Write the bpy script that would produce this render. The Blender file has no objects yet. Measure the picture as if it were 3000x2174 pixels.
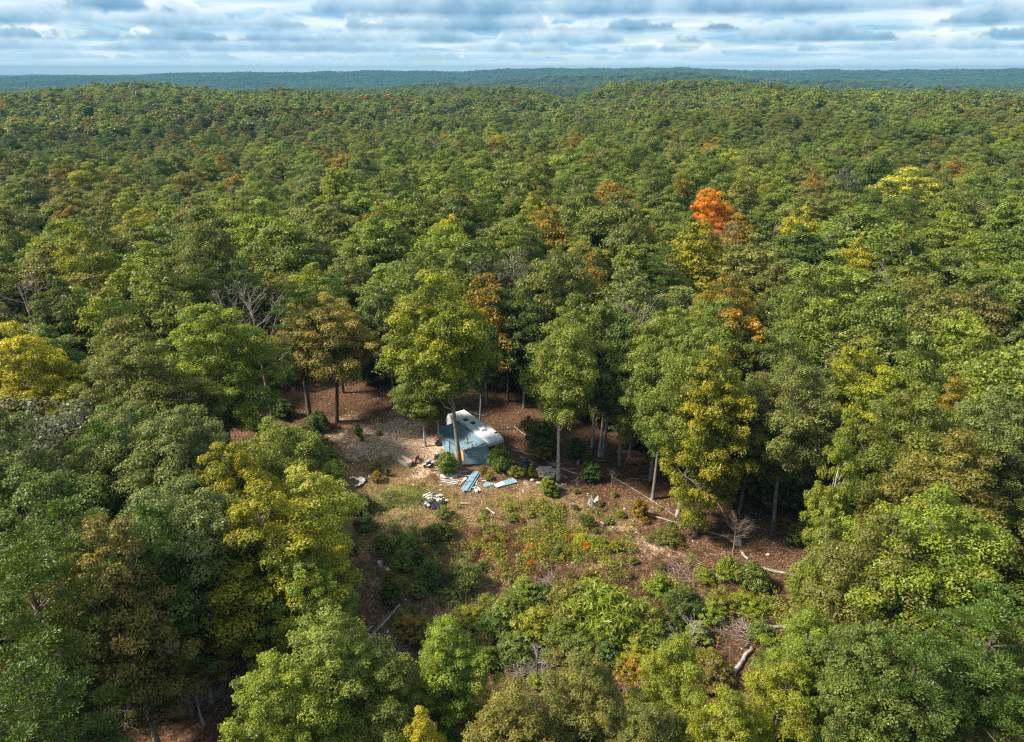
import bpy, math, random, time
import numpy as np
from mathutils import Vector, Matrix, Euler
T0 = time.time()
rng = np.random.RandomState(11)
random.seed(5)
SC = bpy.context.scene
COL = SC.collection

# ------------------------------------------------------------------ camera
CAM_H, PITCH, F = 46.0, math.radians(22.8), 2100.0
cd = bpy.data.cameras.new('camera')
cam = bpy.data.objects.new('camera', cd)
COL.objects.link(cam)
cam.location = (0, 0, CAM_H)
cam.rotation_euler = (math.radians(90) - PITCH, 0, 0)
cd.sensor_width = 36.0
cd.lens = F / 3000.0 * 36.0
cd.clip_start = 0.5
cd.clip_end = 60000
SC.camera = cam
SC.render.resolution_x, SC.render.resolution_y = 1024, 742

def at(px, py, z=0.0):
    """world point at height z seen at pixel (px, py) of the 3000 px wide photograph"""
    u, v = (px - 1500.0) / F, (1087.0 - py) / F
    dy = math.cos(PITCH) + v * math.sin(PITCH)
    dz = -math.sin(PITCH) + v * math.cos(PITCH)
    t = (z - CAM_H) / dz
    return Vector((u * t, dy * t, z))

def to_px(p):
    x, y, z = p[0], p[1], p[2] - CAM_H
    d = y * math.cos(PITCH) - z * math.sin(PITCH)
    v = y * math.sin(PITCH) + z * math.cos(PITCH)
    return 1500 + F * x / d, 1087 - F * v / d, d

# ------------------------------------------------------------------ light
SUN_EL, SUN_AZ = math.radians(45), math.radians(-97)     # azimuth from +Y, clockwise: the sun stands high on the left, somewhat behind the camera, in thin cloud
S = SC.view_settings
S.view_transform = 'Standard'; S.look = 'None'; S.gamma = 1.0; S.use_curve_mapping = False
S.exposure = 1.5
sd = bpy.data.lights.new('sun', 'SUN'); sd.energy = 3.8; sd.angle = math.radians(7); sd.color = (1.0, 0.92, 0.79)
so = bpy.data.objects.new('sun', sd); COL.objects.link(so)
sdir = Vector((math.sin(SUN_AZ) * math.cos(SUN_EL), math.cos(SUN_AZ) * math.cos(SUN_EL), math.sin(SUN_EL)))
so.rotation_euler = sdir.to_track_quat('Z', 'Y').to_euler()
so.location = (-60, 0, 90)

class NT:
    """small helper for writing node trees"""
    def __init__(s, tree):
        s.t = tree; tree.nodes.clear()
    def n(s, typ, ins=None, **kw):
        nd = s.t.nodes.new(typ)
        for k, v in kw.items():
            setattr(nd, k, v)
        if ins:
            for k, v in ins.items():
                sock = nd.inputs[k]
                if isinstance(v, bpy.types.NodeSocket):
                    s.t.links.new(v, sock)
                elif isinstance(v, bpy.types.Node):
                    s.t.links.new(v.outputs[0], sock)
                else:
                    sock.default_value = v
        return nd
    def m(s, op, a, b=0.0, c=0.0, clamp=False):
        return s.n('ShaderNodeMath', {0: a, 1: b, 2: c}, operation=op, use_clamp=clamp).outputs[0]
    def mix(s, f, a, b, blend='MIX'):
        nd = s.n('ShaderNodeMix', data_type='RGBA', blend_type=blend)
        for k, v in ((0, f), (6, a), (7, b)):
            if isinstance(v, bpy.types.NodeSocket): s.t.links.new(v, nd.inputs[k])
            elif k == 0: nd.inputs[0].default_value = v
            else: nd.inputs[k].default_value = tuple(v) + ((1.0,) if len(v) == 3 else ())
        return nd.outputs[2]
    def ramp(s, f, stops, interp='LINEAR'):
        nd = s.n('ShaderNodeValToRGB', {0: f})
        cr = nd.color_ramp; cr.interpolation = interp
        while len(cr.elements) < len(stops): cr.elements.new(0.5)
        for e, (p, c) in zip(cr.elements, stops):
            e.position = p
            e.color = (c, c, c, 1) if isinstance(c, (int, float)) else tuple(c) + (1,)
        return nd.outputs[0]
    def rng(s, v, a, b, c=0.0, d=1.0):
        return s.n('ShaderNodeMapRange', {0: v, 1: a, 2: b, 3: c, 4: d}).outputs[0]
    def noise(s, vec, scale, detail=4, rough=0.55, dist=0.0, dim='3D'):
        return s.n('ShaderNodeTexNoise', {'Vector': vec, 'Scale': scale, 'Detail': detail, 'Roughness': rough, 'Distortion': dist}, noise_dimensions=dim)

# ------------------------------------------------------------------ sky: Nishita behind a deck of broken cloud
w = bpy.data.worlds.new('World'); SC.world = w; w.use_nodes = True
N = NT(w.node_tree)
sky = N.n('ShaderNodeTexSky', sky_type='NISHITA', sun_disc=False, sun_elevation=SUN_EL, sun_rotation=SUN_AZ, altitude=300, air_density=1.0, dust_density=0.6, ozone_density=1.5)
tc = N.n('ShaderNodeTexCoord')
sep = N.n('ShaderNodeSeparateXYZ', {0: tc.outputs['Generated']})
X, Y, Z = sep.outputs[0], sep.outputs[1], sep.outputs[2]
comb = lambda a, b, c=0.0: N.n('ShaderNodeCombineXYZ', {0: a, 1: b, 2: c}).outputs[0]
zc = N.m('MAXIMUM', Z, 0.0)
skyc = N.n('ShaderNodeVectorMath', {0: sky.outputs[0], 'Scale': 0.07}, operation='SCALE').outputs[0]
# high thin deck, seen in perspective
den = N.m('ADD', zc, 0.055)
pv = comb(N.m('DIVIDE', X, den), N.m('DIVIDE', Y, den), 4.0)
hn = N.noise(pv, 0.8, 5, 0.55, 0.4)
base = N.ramp(hn.outputs[0], [(0.36, (0.14, 0.26, 0.37)), (0.46, (0.21, 0.32, 0.40)), (0.56, (0.31, 0.38, 0.42)), (0.66, (0.39, 0.43, 0.45))])
base = N.mix(N.rng(N.noise(pv, 0.5, 3, 0.5).outputs[0], 0.33, 0.44, 0.6, 0.0), base, skyc)
# cumulus banks, farthest first: flat shaded bases, heaped bright tops
AZ = N.m('ARCTAN2', X, Y)
col = base
for i_, e_ in enumerate((0.005, 0.012, 0.021, 0.032, 0.046, 0.063, 0.085, 0.115, 0.16, 0.23, 0.35, 0.55)):
    H_ = 0.46 * e_ + 0.0065
    Fq_ = 0.30 / H_
    v_ = comb(N.m('MULTIPLY', AZ, Fq_), N.m('MULTIPLY', Z, Fq_ * 1.2), 7.3 * i_ + 2.0)
    n_ = N.noise(v_, 1.0, 7 if i_ < 7 else 3, 0.56)
    cov = N.noise(comb(N.m('MULTIPLY', AZ, Fq_ * 0.28), 3.1 * i_, 0.0), 1.0, 2, 0.5)
    t_ = N.m('DIVIDE', N.m('SUBTRACT', Z, e_), H_)
    d_ = N.m('SUBTRACT', N.m('ADD', n_.outputs[0], N.m('MULTIPLY', N.m('SUBTRACT', cov.outputs[0], 0.5), 0.9)), N.m('MULTIPLY_ADD', t_, 0.17, 0.405))
    wob_ = N.m('MULTIPLY_ADD', N.m('SUBTRACT', n_.outputs[0], 0.5), 0.5, t_)
    mk_ = N.m('MULTIPLY', N.rng(d_, 0.0, 0.045), N.rng(wob_, -0.12, 0.10))
    lit_ = N.m('ADD', t_, N.m('MULTIPLY', N.m('SUBTRACT', n_.outputs[0], 0.5), -2.4))
    cc_ = N.ramp(N.rng(lit_, -0.35, 1.5), [(0.0, (0.050, 0.13, 0.215)), (0.2, (0.10, 0.195, 0.28)), (0.42, (0.22, 0.31, 0.37)), (0.62, (0.36, 0.405, 0.43)), (0.82, (0.50, 0.505, 0.505))])
    fade = math.exp(-e_ / 0.016) * 0.75
    cc_ = N.mix(fade, cc_, (0.33, 0.42, 0.475))
    col = N.mix(N.m('MULTIPLY', mk_, 0.92), col, cc_)
c2 = N.mix(N.m('MULTIPLY', N.m('POWER', N.rng(Z, 0.0, 0.04, 1.0, 0.0), 2.0), 0.65), col, (0.33, 0.43, 0.49))
c2 = N.mix(N.m('POWER', N.rng(Z, 0.0, 0.02, 1.0, 0.0), 2.5), c2, (0.43, 0.51, 0.545))
c3 = N.mix(N.rng(Z, -0.02, -0.002, 1.0, 0.0), c2, (0.10, 0.14, 0.13))
bg = N.n('ShaderNodeBackground', {0: c3, 1: 0.88})
N.n('ShaderNodeOutputWorld', {0: bg})

SC.render.engine = 'CYCLES'
cy = SC.cycles
cy.use_denoising = False
cy.max_bounces = 6; cy.diffuse_bounces = 3; cy.glossy_bounces = 2; cy.transmission_bounces = 3; cy.volume_bounces = 0; cy.transparent_max_bounces = 8
cy.caustics_reflective = False; cy.caustics_refractive = False
cy.use_adaptive_sampling = False
cy.pixel_filter_type = 'BLACKMAN_HARRIS'; cy.filter_width = 1.25

# ------------------------------------------------------------------ small value noise for placement
def vnoise(x, y, seed=0):
    x = np.asarray(x, float); y = np.asarray(y, float)
    xi, yi = np.floor(x), np.floor(y)
    fx, fy = x - xi, y - yi
    fx = fx * fx * (3 - 2 * fx); fy = fy * fy * (3 - 2 * fy)
    def h(a, b):
        s = np.sin(a * 127.1 + b * 311.7 + seed * 74.7) * 43758.5453
        return s - np.floor(s)
    return (h(xi, yi) * (1 - fx) + h(xi + 1, yi) * fx) * (1 - fy) + (h(xi, yi + 1) * (1 - fx) + h(xi + 1, yi + 1) * fx) * fy
def fbm(x, y, seed=0, o=4):
    a, s, t = 0.5, 0.0, 0.0
    for i in range(o):
        s = s + a * vnoise(x * 2 ** i + 17 * i, y * 2 ** i - 9 * i, seed + i); t += a; a *= 0.5
    return s / t
def sstep(a, b, x):
    t = np.clip((np.asarray(x, float) - a) / (b - a), 0, 1)
    return t * t * (3 - 2 * t)

# ------------------------------------------------------------------ terrain
def ground_z(x, y):
    x = np.asarray(x, float); y = np.asarray(y, float)
    d = np.hypot(x, y)
    az = np.degrees(np.arctan2(x, np.maximum(y, 1e-3)))
    dc = np.hypot(x - 5, y - 75)
    k = sstep(95, 320, dc)
    z = k * (44.0 * (fbm(x / 250, y / 250, 3, 3) - 0.5) - 3.0)
    z = z - 7.0 * sstep(25, 110, -x) * sstep(40, 160, dc) * (1 - sstep(250, 600, d))     # falls away to the left
    z = z + 17 * (fbm(x / 900 + 3, y / 900, 9, 3) - 0.5) * sstep(350, 1000, d)
    # plateau edge, then valleys and ridges
    e0 = 1150 + 90 * np.sin(az / 9.0 + 1.0) + 250 * np.exp(-((az + 14) / 9.0) ** 2) - 430 * np.exp(-((az - 4.5) / 4.5) ** 2)
    z = z - 74 * sstep(e0, e0 + 650, d)
    r1 = np.exp(-((d - 2500 - 9 * az) / 420) ** 2)
    z = z + r1 * (38 + 20 * np.sin(az / 6.3 + 2.0) - 10 * sstep(-8, -30, az))
    r2 = np.exp(-((d - 3900) / 500) ** 2)
    z = z + r2 * (66 + 16 * np.sin(az / 7.0)) * (0.35 + 0.65 * sstep(-9, 0, az))
    r3 = sstep(5200, 7400, d)
    z = z + r3 * (101 - 52 * sstep(-2, -36, az) + 7 * np.sin(az / 4.1) + 4 * np.sin(az / 1.7 + 1) + 8 * np.exp(-((az - 11) / 8) ** 2))
    z = z + 14 * (fbm(x / 420, y / 420, 21, 4) - 0.5) * sstep(1500, 3000, d)
    return z
def gz(x, y): return float(ground_z(x, y))

def axis(lo_f, hi_f, step, lo, hi, g=1.09, cap=95.0):
    a = list(np.arange(lo_f, hi_f, step)); s = step
    b = []; v = lo_f
    while v > lo: s = min(s * g, cap); v -= s; b.append(v)
    s = step; v = a[-1]; c = []
    while v < hi: s = min(s * g, cap); v += s; c.append(v)
    return np.array(b[::-1] + a + c)

def mesh_np(name, V, faces_flat, k, attrs=None, smooth=False):
    """mesh from numpy: V (n,3), faces_flat (m*k) indices, all faces k-gons"""
    me = bpy.data.meshes.new(name)
    n, m = len(V), len(faces_flat) // k
    me.vertices.add(n); me.vertices.foreach_set('co', np.ascontiguousarray(V, np.float32).ravel())
    me.loops.add(m * k); me.loops.foreach_set('vertex_index', np.asarray(faces_flat, np.int32).ravel())
    me.polygons.add(m)
    me.polygons.foreach_set('loop_start', np.arange(0, m * k, k, dtype=np.int32))
    if smooth: me.polygons.foreach_set('use_smooth', np.ones(m, bool))
    me.update(calc_edges=True)
    for nm, (dom, arr) in (attrs or {}).items():
        a = me.attributes.new(nm, 'FLOAT_COLOR', dom)
        a.data.foreach_set('color', np.ascontiguousarray(arr, np.float32).ravel())
    return me

def tag(o, label=None, cat=None, group=None, kind=None, **kw):
    if label: o['label'] = label
    if cat: o['category'] = cat
    if group: o['group'] = group
    if kind: o['kind'] = kind
    return o
def link(name, me, mat=None, parent=None, loc=None):
    o = bpy.data.objects.new(name, me); COL.objects.link(o)
    if mat is not None and not me.materials: me.materials.append(mat)
    if parent is not None: o.parent = parent
    if loc is not None: o.location = loc
    return o
def empty(name, loc, rz=0.0):
    o = bpy.data.objects.new(name, None); COL.objects.link(o)
    o.location = loc; o.rotation_euler = (0, 0, rz); o.empty_display_size = 0.3
    return o

# ------------------------------------------------------------------ materials
def mat(name, build):
    m = bpy.data.materials.new(name); m.use_nodes = True
    build(NT(m.node_tree)); return m
def plain(name, col, rough=0.7, metal=0.0, var=0.12, scale=6.0, dirt=0.0, dirtcol=(0.16, 0.11, 0.07), bump=0.15, spec=0.3, spot=3.0):
    def b(N):
        tc = N.n('ShaderNodeTexCoord')
        n1 = N.noise(tc.outputs['Object'], scale, 5, 0.6)
        n2 = N.noise(tc.outputs['Object'], spot, 6, 0.65, 0.4)
        c = N.mix(N.rng(n1.outputs[0], 0.3, 0.7, 0, 1), tuple(v * (1 - var) for v in col), tuple(min(1, v * (1 + var)) for v in col))
        if dirt: c = N.mix(N.rng(n2.outputs[0], 0.62 - dirt * 0.3, 0.74 - dirt * 0.12, 0, 0.85), c, dirtcol)
        bp = N.n('ShaderNodeBump', {'Height': n1.outputs[0], 'Strength': bump, 'Distance': 0.02})
        p = N.n('ShaderNodeBsdfPrincipled', {'Base Color': c, 'Roughness': rough, 'Metallic': metal, 'Specular IOR Level': spec, 'Normal': bp.outputs[0]})
        N.n('ShaderNodeOutputMaterial', {0: p})
    return mat(name, b)

def leaf_mat(name, trans=0.36, gloss=0.018):
    def b(N):
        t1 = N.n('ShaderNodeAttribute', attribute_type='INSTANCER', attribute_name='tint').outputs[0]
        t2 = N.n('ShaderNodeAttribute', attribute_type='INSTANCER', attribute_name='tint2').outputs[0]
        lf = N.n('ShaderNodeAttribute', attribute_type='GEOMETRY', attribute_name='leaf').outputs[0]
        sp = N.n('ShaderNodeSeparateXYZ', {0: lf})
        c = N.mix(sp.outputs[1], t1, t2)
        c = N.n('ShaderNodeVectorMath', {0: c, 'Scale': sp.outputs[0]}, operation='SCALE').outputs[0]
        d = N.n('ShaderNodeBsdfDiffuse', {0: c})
        tcn = N.mix(0.35, c, (0.30, 0.36, 0.02), 'MIX')
        tl = N.n('ShaderNodeBsdfTranslucent', {0: N.mix(0.55, c, tcn)})
        mx = N.n('ShaderNodeMixShader', {0: trans, 1: d, 2: tl})
        g = N.n('ShaderNodeBsdfGlossy', {0: (0.9, 0.95, 1, 1), 'Roughness': 0.45})
        mx2 = N.n('ShaderNodeMixShader', {0: gloss, 1: mx, 2: g})
        N.n('ShaderNodeOutputMaterial', {0: mx2})
    return mat(name, b)
M_LEAF = leaf_mat('leaf')
M_NEEDLE = leaf_mat('needle', 0.12, 0.02)
def bark(name, a, b_, sc=3.0):
    def b(N):
        tc = N.n('ShaderNodeTexCoord')
        v = N.n('ShaderNodeVectorMath', {0: tc.outputs['Object'], 1: (1, 1, 0.22)}, operation='MULTIPLY').outputs[0]
        n1 = N.noise(v, sc * 3, 5, 0.65); n2 = N.noise(tc.outputs['Object'], sc * 0.5, 4, 0.6)
        f = N.m('ADD', N.m('MULTIPLY', n1.outputs[0], 0.6), N.m('MULTIPLY', n2.outputs[0], 0.4))
        c = N.ramp(f, [(0.38, a), (0.62, b_)])
        bp = N.n('ShaderNodeBump', {'Height': n1.outputs[0], 'Strength': 0.8, 'Distance': 0.05})
        p = N.n('ShaderNodeBsdfPrincipled', {'Base Color': c, 'Roughness': 0.9, 'Specular IOR Level': 0.15, 'Normal': bp.outputs[0]})
        N.n('ShaderNodeOutputMaterial', {0: p})
    return mat(name, b)
M_BARK = bark('bark', (0.10, 0.085, 0.07), (0.30, 0.27, 0.23))
M_BARKPALE = bark('bark_pale', (0.20, 0.18, 0.155), (0.52, 0.48, 0.43))
M_BARKPINE = bark('bark_pine', (0.06, 0.042, 0.032), (0.17, 0.12, 0.09))
M_DEADWOOD = bark('dead_wood', (0.15, 0.12, 0.095), (0.46, 0.41, 0.36))
M_TWIG = bark('twig', (0.16, 0.115, 0.09), (0.34, 0.27, 0.23))
M_DARKWOOD = bark('dark_wood', (0.05, 0.038, 0.03), (0.20, 0.15, 0.12))

# ------------------------------------------------------------------ plant meshes
def frames(n, r=rng):
    v = r.normal(size=(n, 3)); return v / np.linalg.norm(v, axis=1, keepdims=True)
def leaf_cards(P, Nn, L, W, r, droop=0.25):
    """folded diamond leaves: centre P, normal Nn, length L, width W -> verts, flat quads"""
    n = len(P)
    a = np.cross(Nn, frames(n, r)); a /= np.linalg.norm(a, axis=1, keepdims=True) + 1e-9
    b = np.cross(Nn, a)
    L = np.asarray(L).reshape(-1, 1) * np.ones((n, 1)); W = np.asarray(W).reshape(-1, 1) * np.ones((n, 1))
    d = np.array([0, 0, -1.0]) * L * droop
    V = np.stack([P - a * L * 0.5, P + b * W * 0.5 + Nn * L * 0.06, P + a * L * 0.5 + d, P - b * W * 0.5 + Nn * L * 0.06], 1).reshape(-1, 3)
    return V, np.arange(n * 4)
def tubes(segs, sides=6):
    """segs: list of polylines [(p, r), ...] -> verts, flat quads"""
    Vs, Fs, o = [], [], 0
    for line in segs:
        P = np.array([p for p, _ in line], float); Rr = np.array([q for _, q in line], float)
        n = len(P)
        T = np.gradient(P, axis=0); T /= np.linalg.norm(T, axis=1, keepdims=True) + 1e-9
        ref = np.array([1.0, 0, 0]) if abs(T[0, 0]) < 0.8 else np.array([0, 1.0, 0])
        A = np.cross(T, ref); A /= np.linalg.norm(A, axis=1, keepdims=True) + 1e-9
        B = np.cross(T, A)
        th = np.arange(sides) * 2 * math.pi / sides
        ring = P[:, None, :] + Rr[:, None, None] * (A[:, None, :] * np.cos(th)[None, :, None] + B[:, None, :] * np.sin(th)[None, :, None])
        Vs.append(ring.reshape(-1, 3))
        i = np.arange(n - 1)[:, None] * sides; j = np.arange(sides)[None, :]; k = (j + 1) % sides
        q = np.stack([i + j, i + k, i + k + sides, i + j + sides], -1).reshape(-1)
        Fs.append(q + o); o += n * sides
    return np.concatenate(Vs), np.concatenate(Fs)

def bez(a, b, bend, n, r0, r1, jit, r):
    a, b = np.array(a, float), np.array(b, float)
    t = np.linspace(0, 1, n)[:, None]
    c = (a + b) / 2 + np.array(bend)
    p = (1 - t) ** 2 * a + 2 * t * (1 - t) * c + t ** 2 * b
    p[1:-1] += r.normal(size=(n - 2, 3)) * jit
    return [(p[i], r0 + (r1 - r0) * (i / (n - 1))) for i in range(n)]

def broadleaf(seed, H=20.0, rad=4.5, zb=7.0, nclump=120, per=110, L=0.42, W=0.27, cr=(0.85, 1.45), narrow=0.0, trunk_r=0.24, holes=0.0, limbs=18, leaders=None, mt=None, mb=None, droop=0.25, stem=('crown', 'trunk')):
    r = np.random.RandomState(seed)
    ph = r.rand(4) * 6.28; am = r.rand(4) * np.array([0.30, 0.22, 0.16, 0.12])
    top_skew = r.uniform(-0.12, 0.12, 2)
    # several leaders give the crown its heaped outline
    nl = 5 if leaders is None else leaders
    lead = [(0.0, 0.0, 0.66 * rad, H, 0.0)]
    for k in range(nl):
        a_ = k * 6.283 / nl + r.uniform(-0.5, 0.5) + ph[0]; q_ = rad * r.uniform(0.42, 0.62)
        lead.append((q_ * math.cos(a_), q_ * math.sin(a_), rad * r.uniform(0.40, 0.56), zb + (H - zb) * r.uniform(0.55, 0.93), r.uniform(0.0, 0.25)))
    C = []; tries = 0; mind = rad * 0.27 * (110.0 / max(nclump, 30)) ** 0.33
    while len(C) < nclump and tries < 14000:
        tries += 1
        lx, ly, lr, lt, l0 = lead[r.randint(len(lead))] if r.rand() < 0.9 else lead[0]
        t = r.rand() ** 0.75
        prof = min(1.0, ((t + 0.10) / 0.42)) ** 0.7 * max(0.0, 1 - (max(0.0, t - 0.35) / 0.66) ** 2.1) ** 0.6 * (1 - narrow * t)
        th = r.rand() * 6.283
        lobes = 1 + sum(am[i] * math.sin((i + 2) * th + ph[i] + 3 * t) for i in range(4))
        rr = lr * prof * lobes * (1 - 0.7 * r.rand() ** 2.4) * (1.28 if r.rand() < 0.10 else 1.0)
        zb_ = zb + (H - zb) * l0
        p = np.array([lx * min(1.0, t * 2 + 0.3) + rr * math.cos(th) + top_skew[0] * rad * t, ly * min(1.0, t * 2 + 0.3) + rr * math.sin(th) + top_skew[1] * rad * t, zb_ + (lt - zb_ - cr[0] * 0.7) * t])
        if holes and vnoise(p[0] / (rad * .42) + seed, p[2] / (rad * .42) + p[1] / (rad * .46), seed) < holes: continue
        if all((p[0] - q[0]) ** 2 + (p[1] - q[1]) ** 2 + (0.9 * (p[2] - q[2])) ** 2 > (mind * (0.75 + 0.5 * r.rand())) ** 2 for q in C): C.append(p)
        elif tries % 60 == 0: mind *= 0.94
    C = np.array(C); nc = len(C)
    rr = r.uniform(cr[0], cr[1], nc) * (1 - 0.2 * (C[:, 2] > zb + 0.8 * (H - zb)))
    cb = r.uniform(0.80, 1.18, nc); cm = r.rand(nc)
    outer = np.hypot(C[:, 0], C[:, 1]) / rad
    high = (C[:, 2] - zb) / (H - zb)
    ci = np.repeat(np.arange(nc), per); n = len(ci)
    d = frames(n, r); flip = (d[:, 2] < -0.15) & (r.rand(n) < 0.7); d[flip, 2] *= -1
    q = rr[ci][:, None] * (0.45 + 0.62 * r.rand(n, 1) ** 0.55)
    # lumpy clump outline
    lump = 1 + 0.28 * np.sin(d[:, 0] * 5 + ci) * np.sin(d[:, 1] * 5 + 2 * ci)
    P = C[ci] + d * q * lump[:, None] * np.array([1, 1, 0.72])
    Nn = d * 0.75 + np.array([0, 0, 0.45]) + frames(n, r) * 0.7
    Nn /= np.linalg.norm(Nn, axis=1, keepdims=True)
    V, Fq = leaf_cards(P, Nn, L * r.uniform(0.7, 1.25, n), W * r.uniform(0.7, 1.25, n), r, droop)
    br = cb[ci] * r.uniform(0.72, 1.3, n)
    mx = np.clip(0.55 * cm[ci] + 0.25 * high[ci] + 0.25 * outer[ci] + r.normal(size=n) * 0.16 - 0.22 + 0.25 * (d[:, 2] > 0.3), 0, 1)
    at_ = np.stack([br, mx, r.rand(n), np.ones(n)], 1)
    crown = mesh_np('crown', V, Fq, 4, {'leaf': ('FACE', at_)})
    crown.materials.append(mt or M_LEAF)
    # trunk and limbs
    segs = []
    tt = np.linspace(0, 1, 9); sway = r.normal(size=2) * 0.25
    axisp = lambda t: np.array([sway[0] * math.sin(t * 3.0), sway[1] * math.sin(t * 2.4), t * H * 0.86])
    segs.append([(axisp(0) - np.array([0, 0, 0.025 * H]), trunk_r * 1.5), (axisp(0.012), trunk_r * 1.28)] + [(axisp(t), trunk_r * (1 - 0.8 * t)) for t in tt[1:]])
    for i in r.permutation(nc)[:limbs]:
        c = C[i]; t0 = np.clip((c[2] - 0.08 * H - 0.45 * math.hypot(c[0], c[1])) / (H * 0.86), 0.25, 0.9)
        a = axisp(t0)
        segs.append(bez(a, c, (c[0] * 0.1, c[1] * 0.1, -0.025 * H), 5, trunk_r * (1 - 0.8 * t0) * 0.5, trunk_r * 0.12, 0.006 * H, r))
    for i in r.permutation(nc)[:limbs]:        # twigs reaching out of the leaves
        c = C[i]; dd = c - axisp(c[2] / H); dd = dd / (np.linalg.norm(dd) + 1e-6)
        segs.append(bez(c - dd * 0.07 * H, c + dd * rr[i] * 0.9 + [0, 0, 0.02 * H], (0, 0, 0.005 * H), 4, trunk_r * 0.19, trunk_r * 0.05, 0.004 * H, r))
    V, Fq = tubes(segs, 6)
    tr = mesh_np('trunk', V, Fq, 4, smooth=True); tr.materials.append(mb or M_BARK)
    return crown, tr

def pine(seed, H=20.0, rad=3.4, zb=7.0, whorls=11, per=230, cone=0.55):
    r = np.random.RandomState(seed)
    C = []; R0 = []; B = []; segs = []
    for w_ in range(whorls):
        t = (w_ + 0.5 * r.rand()) / whorls
        z = zb + (H - zb - 0.8) * t
        wr = rad * (1 - cone * t ** 1.4) * (0.75 + 0.45 * r.rand()) * (0.75 if w_ == 0 else 1)
        nb = max(4, int(8 * (1 - 0.45 * t)))
        for b_ in range(nb):
            th = b_ * 6.283 / nb + r.rand() * 0.8 + w_
            ln = wr * r.uniform(0.6, 1.12)
            end = np.array([math.cos(th) * ln, math.sin(th) * ln, z + r.uniform(-0.3, 0.7)])
            segs.append(bez((0, 0, z - 0.5), end, (0, 0, 0.25), 4, 0.055, 0.015, 0.05, r))
            k = 1 + int(ln / 0.95)
            for j in range(k):
                f_ = 1 - j * 0.30 * r.uniform(0.7, 1.2)
                C.append([end[0] * f_ + r.normal() * 0.25, end[1] * f_ + r.normal() * 0.25, z + (end[2] - z) * f_ + r.uniform(-0.1, 0.45)]); R0.append(r.uniform(0.55, 0.95)); B.append(r.uniform(0.75, 1.2))
    for k in range(5): C.append([r.normal() * 0.35, r.normal() * 0.35, H - 0.3 - 0.4 * k]); R0.append(0.5 + 0.08 * k); B.append(1.1)
    C, R0, B = np.array(C), np.array(R0), np.array(B)
    ci = np.repeat(np.arange(len(C)), per); n = len(ci)
    d = frames(n, r); d[:, 2] = np.abs(d[:, 2]) * 0.9 - 0.12
    P = C[ci] + d * (R0[ci] * (0.35 + 0.65 * r.rand(n)))[:, None] * np.array([1, 1, 0.6])
    ax = d + frames(n, r) * 0.5 + [0, 0, 0.3]; ax /= np.linalg.norm(ax, axis=1, keepdims=True)
    bb = np.cross(ax, frames(n, r)); bb /= np.linalg.norm(bb, axis=1, keepdims=True)
    L = r.uniform(0.12, 0.23, n)[:, None]; W = 0.028 * r.uniform(0.7, 1.4, n)[:, None]
    V = np.stack([P - ax * L * 0.5, P + bb * W, P + ax * L * 0.5, P - bb * W], 1).reshape(-1, 3)
    mx = np.clip(r.rand(n) * 0.5 + 0.4 * (P[:, 2] - C[ci][:, 2]), 0, 1)
    # needles take more of the second tint towards the clump tops
    at_ = np.stack([B[ci] * r.uniform(0.65, 1.35, n), mx, r.rand(n), np.ones(n)], 1)
    crown = mesh_np('crown', V, np.arange(n * 4), 4, {'leaf': ('FACE', at_)}); crown.materials.append(M_NEEDLE)
    segs.append([((0, 0, -0.5), 0.30), ((0, 0, 0.3), 0.25), ((0.1, 0.05, H * 0.35), 0.2), ((0, 0.1, H * 0.7), 0.12), ((0, 0, H - 0.2), 0.03)])
    V, Fq = tubes(segs, 6)
    tr = mesh_np('trunk', V, Fq, 4, smooth=True); tr.materials.append(M_BARKPINE)
    return crown, tr

def bare(seed, H=18.0, rad=4.0, first=0.35, n1=11, n2=5, n3=4, r0=0.22, up=0.7, m=None):
    """leafless tree: trunk mesh and branch mesh"""
    r = np.random.RandomState(seed)
    segs, br = [], []
    ax = lambda t: np.array([0.35 * math.sin(2.2 * t + seed), 0.3 * math.sin(1.7 * t + 2 * seed), H * 0.9 * t])
    segs.append([(np.array([0, 0, -0.4]), r0 * 1.3)] + [(ax(t), r0 * (1 - 0.87 * t)) for t in np.linspace(0.01, 1, 9)])
    for i in range(n1):
        t = first + (0.97 - first) * (i + r.rand()) / n1; a = ax(t); th = r.rand() * 6.28
        ln = rad * (1.15 - 0.7 * t) * r.uniform(0.6, 1.15) / 0.8
        e = a + np.array([math.cos(th) * ln, math.sin(th) * ln, ln * up * r.uniform(0.6, 1.4)])
        l1 = bez(a, e, (0, 0, -0.2 * ln), 6, r0 * (1 - 0.8 * t) * 0.55, 0.025, 0.10, r); br.append(l1)
        for j in range(n2):
            p, q = l1[1 + (j * 4) // n2]; th2 = th + r.normal() * 0.9; l2 = ln * r.uniform(0.25, 0.55)
            e2 = p + np.array([math.cos(th2) * l2, math.sin(th2) * l2, l2 * up * r.uniform(0.3, 1.5)])
            s2 = bez(p, e2, (0, 0, 0), 4, q * 0.6, 0.014, 0.06, r); br.append(s2)
            for k in range(n3):
                p3, q3 = s2[1 + k % 3]; e3 = p3 + frames(1, r)[0] * l2 * 0.5 + [0, 0, l2 * 0.25]
                br.append(bez(p3, e3, (0, 0, 0), 3, 0.016, 0.008, 0.03, r))
    V, Fq = tubes(segs, 7); tr = mesh_np('trunk', V, Fq, 4, smooth=True); tr.materials.append(m or M_DEADWOOD)
    V, Fq = tubes(br, 4); b_ = mesh_np('branches', V, Fq, 4, smooth=True); b_.materials.append(m or M_DEADWOOD)
    return b_, tr
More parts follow.
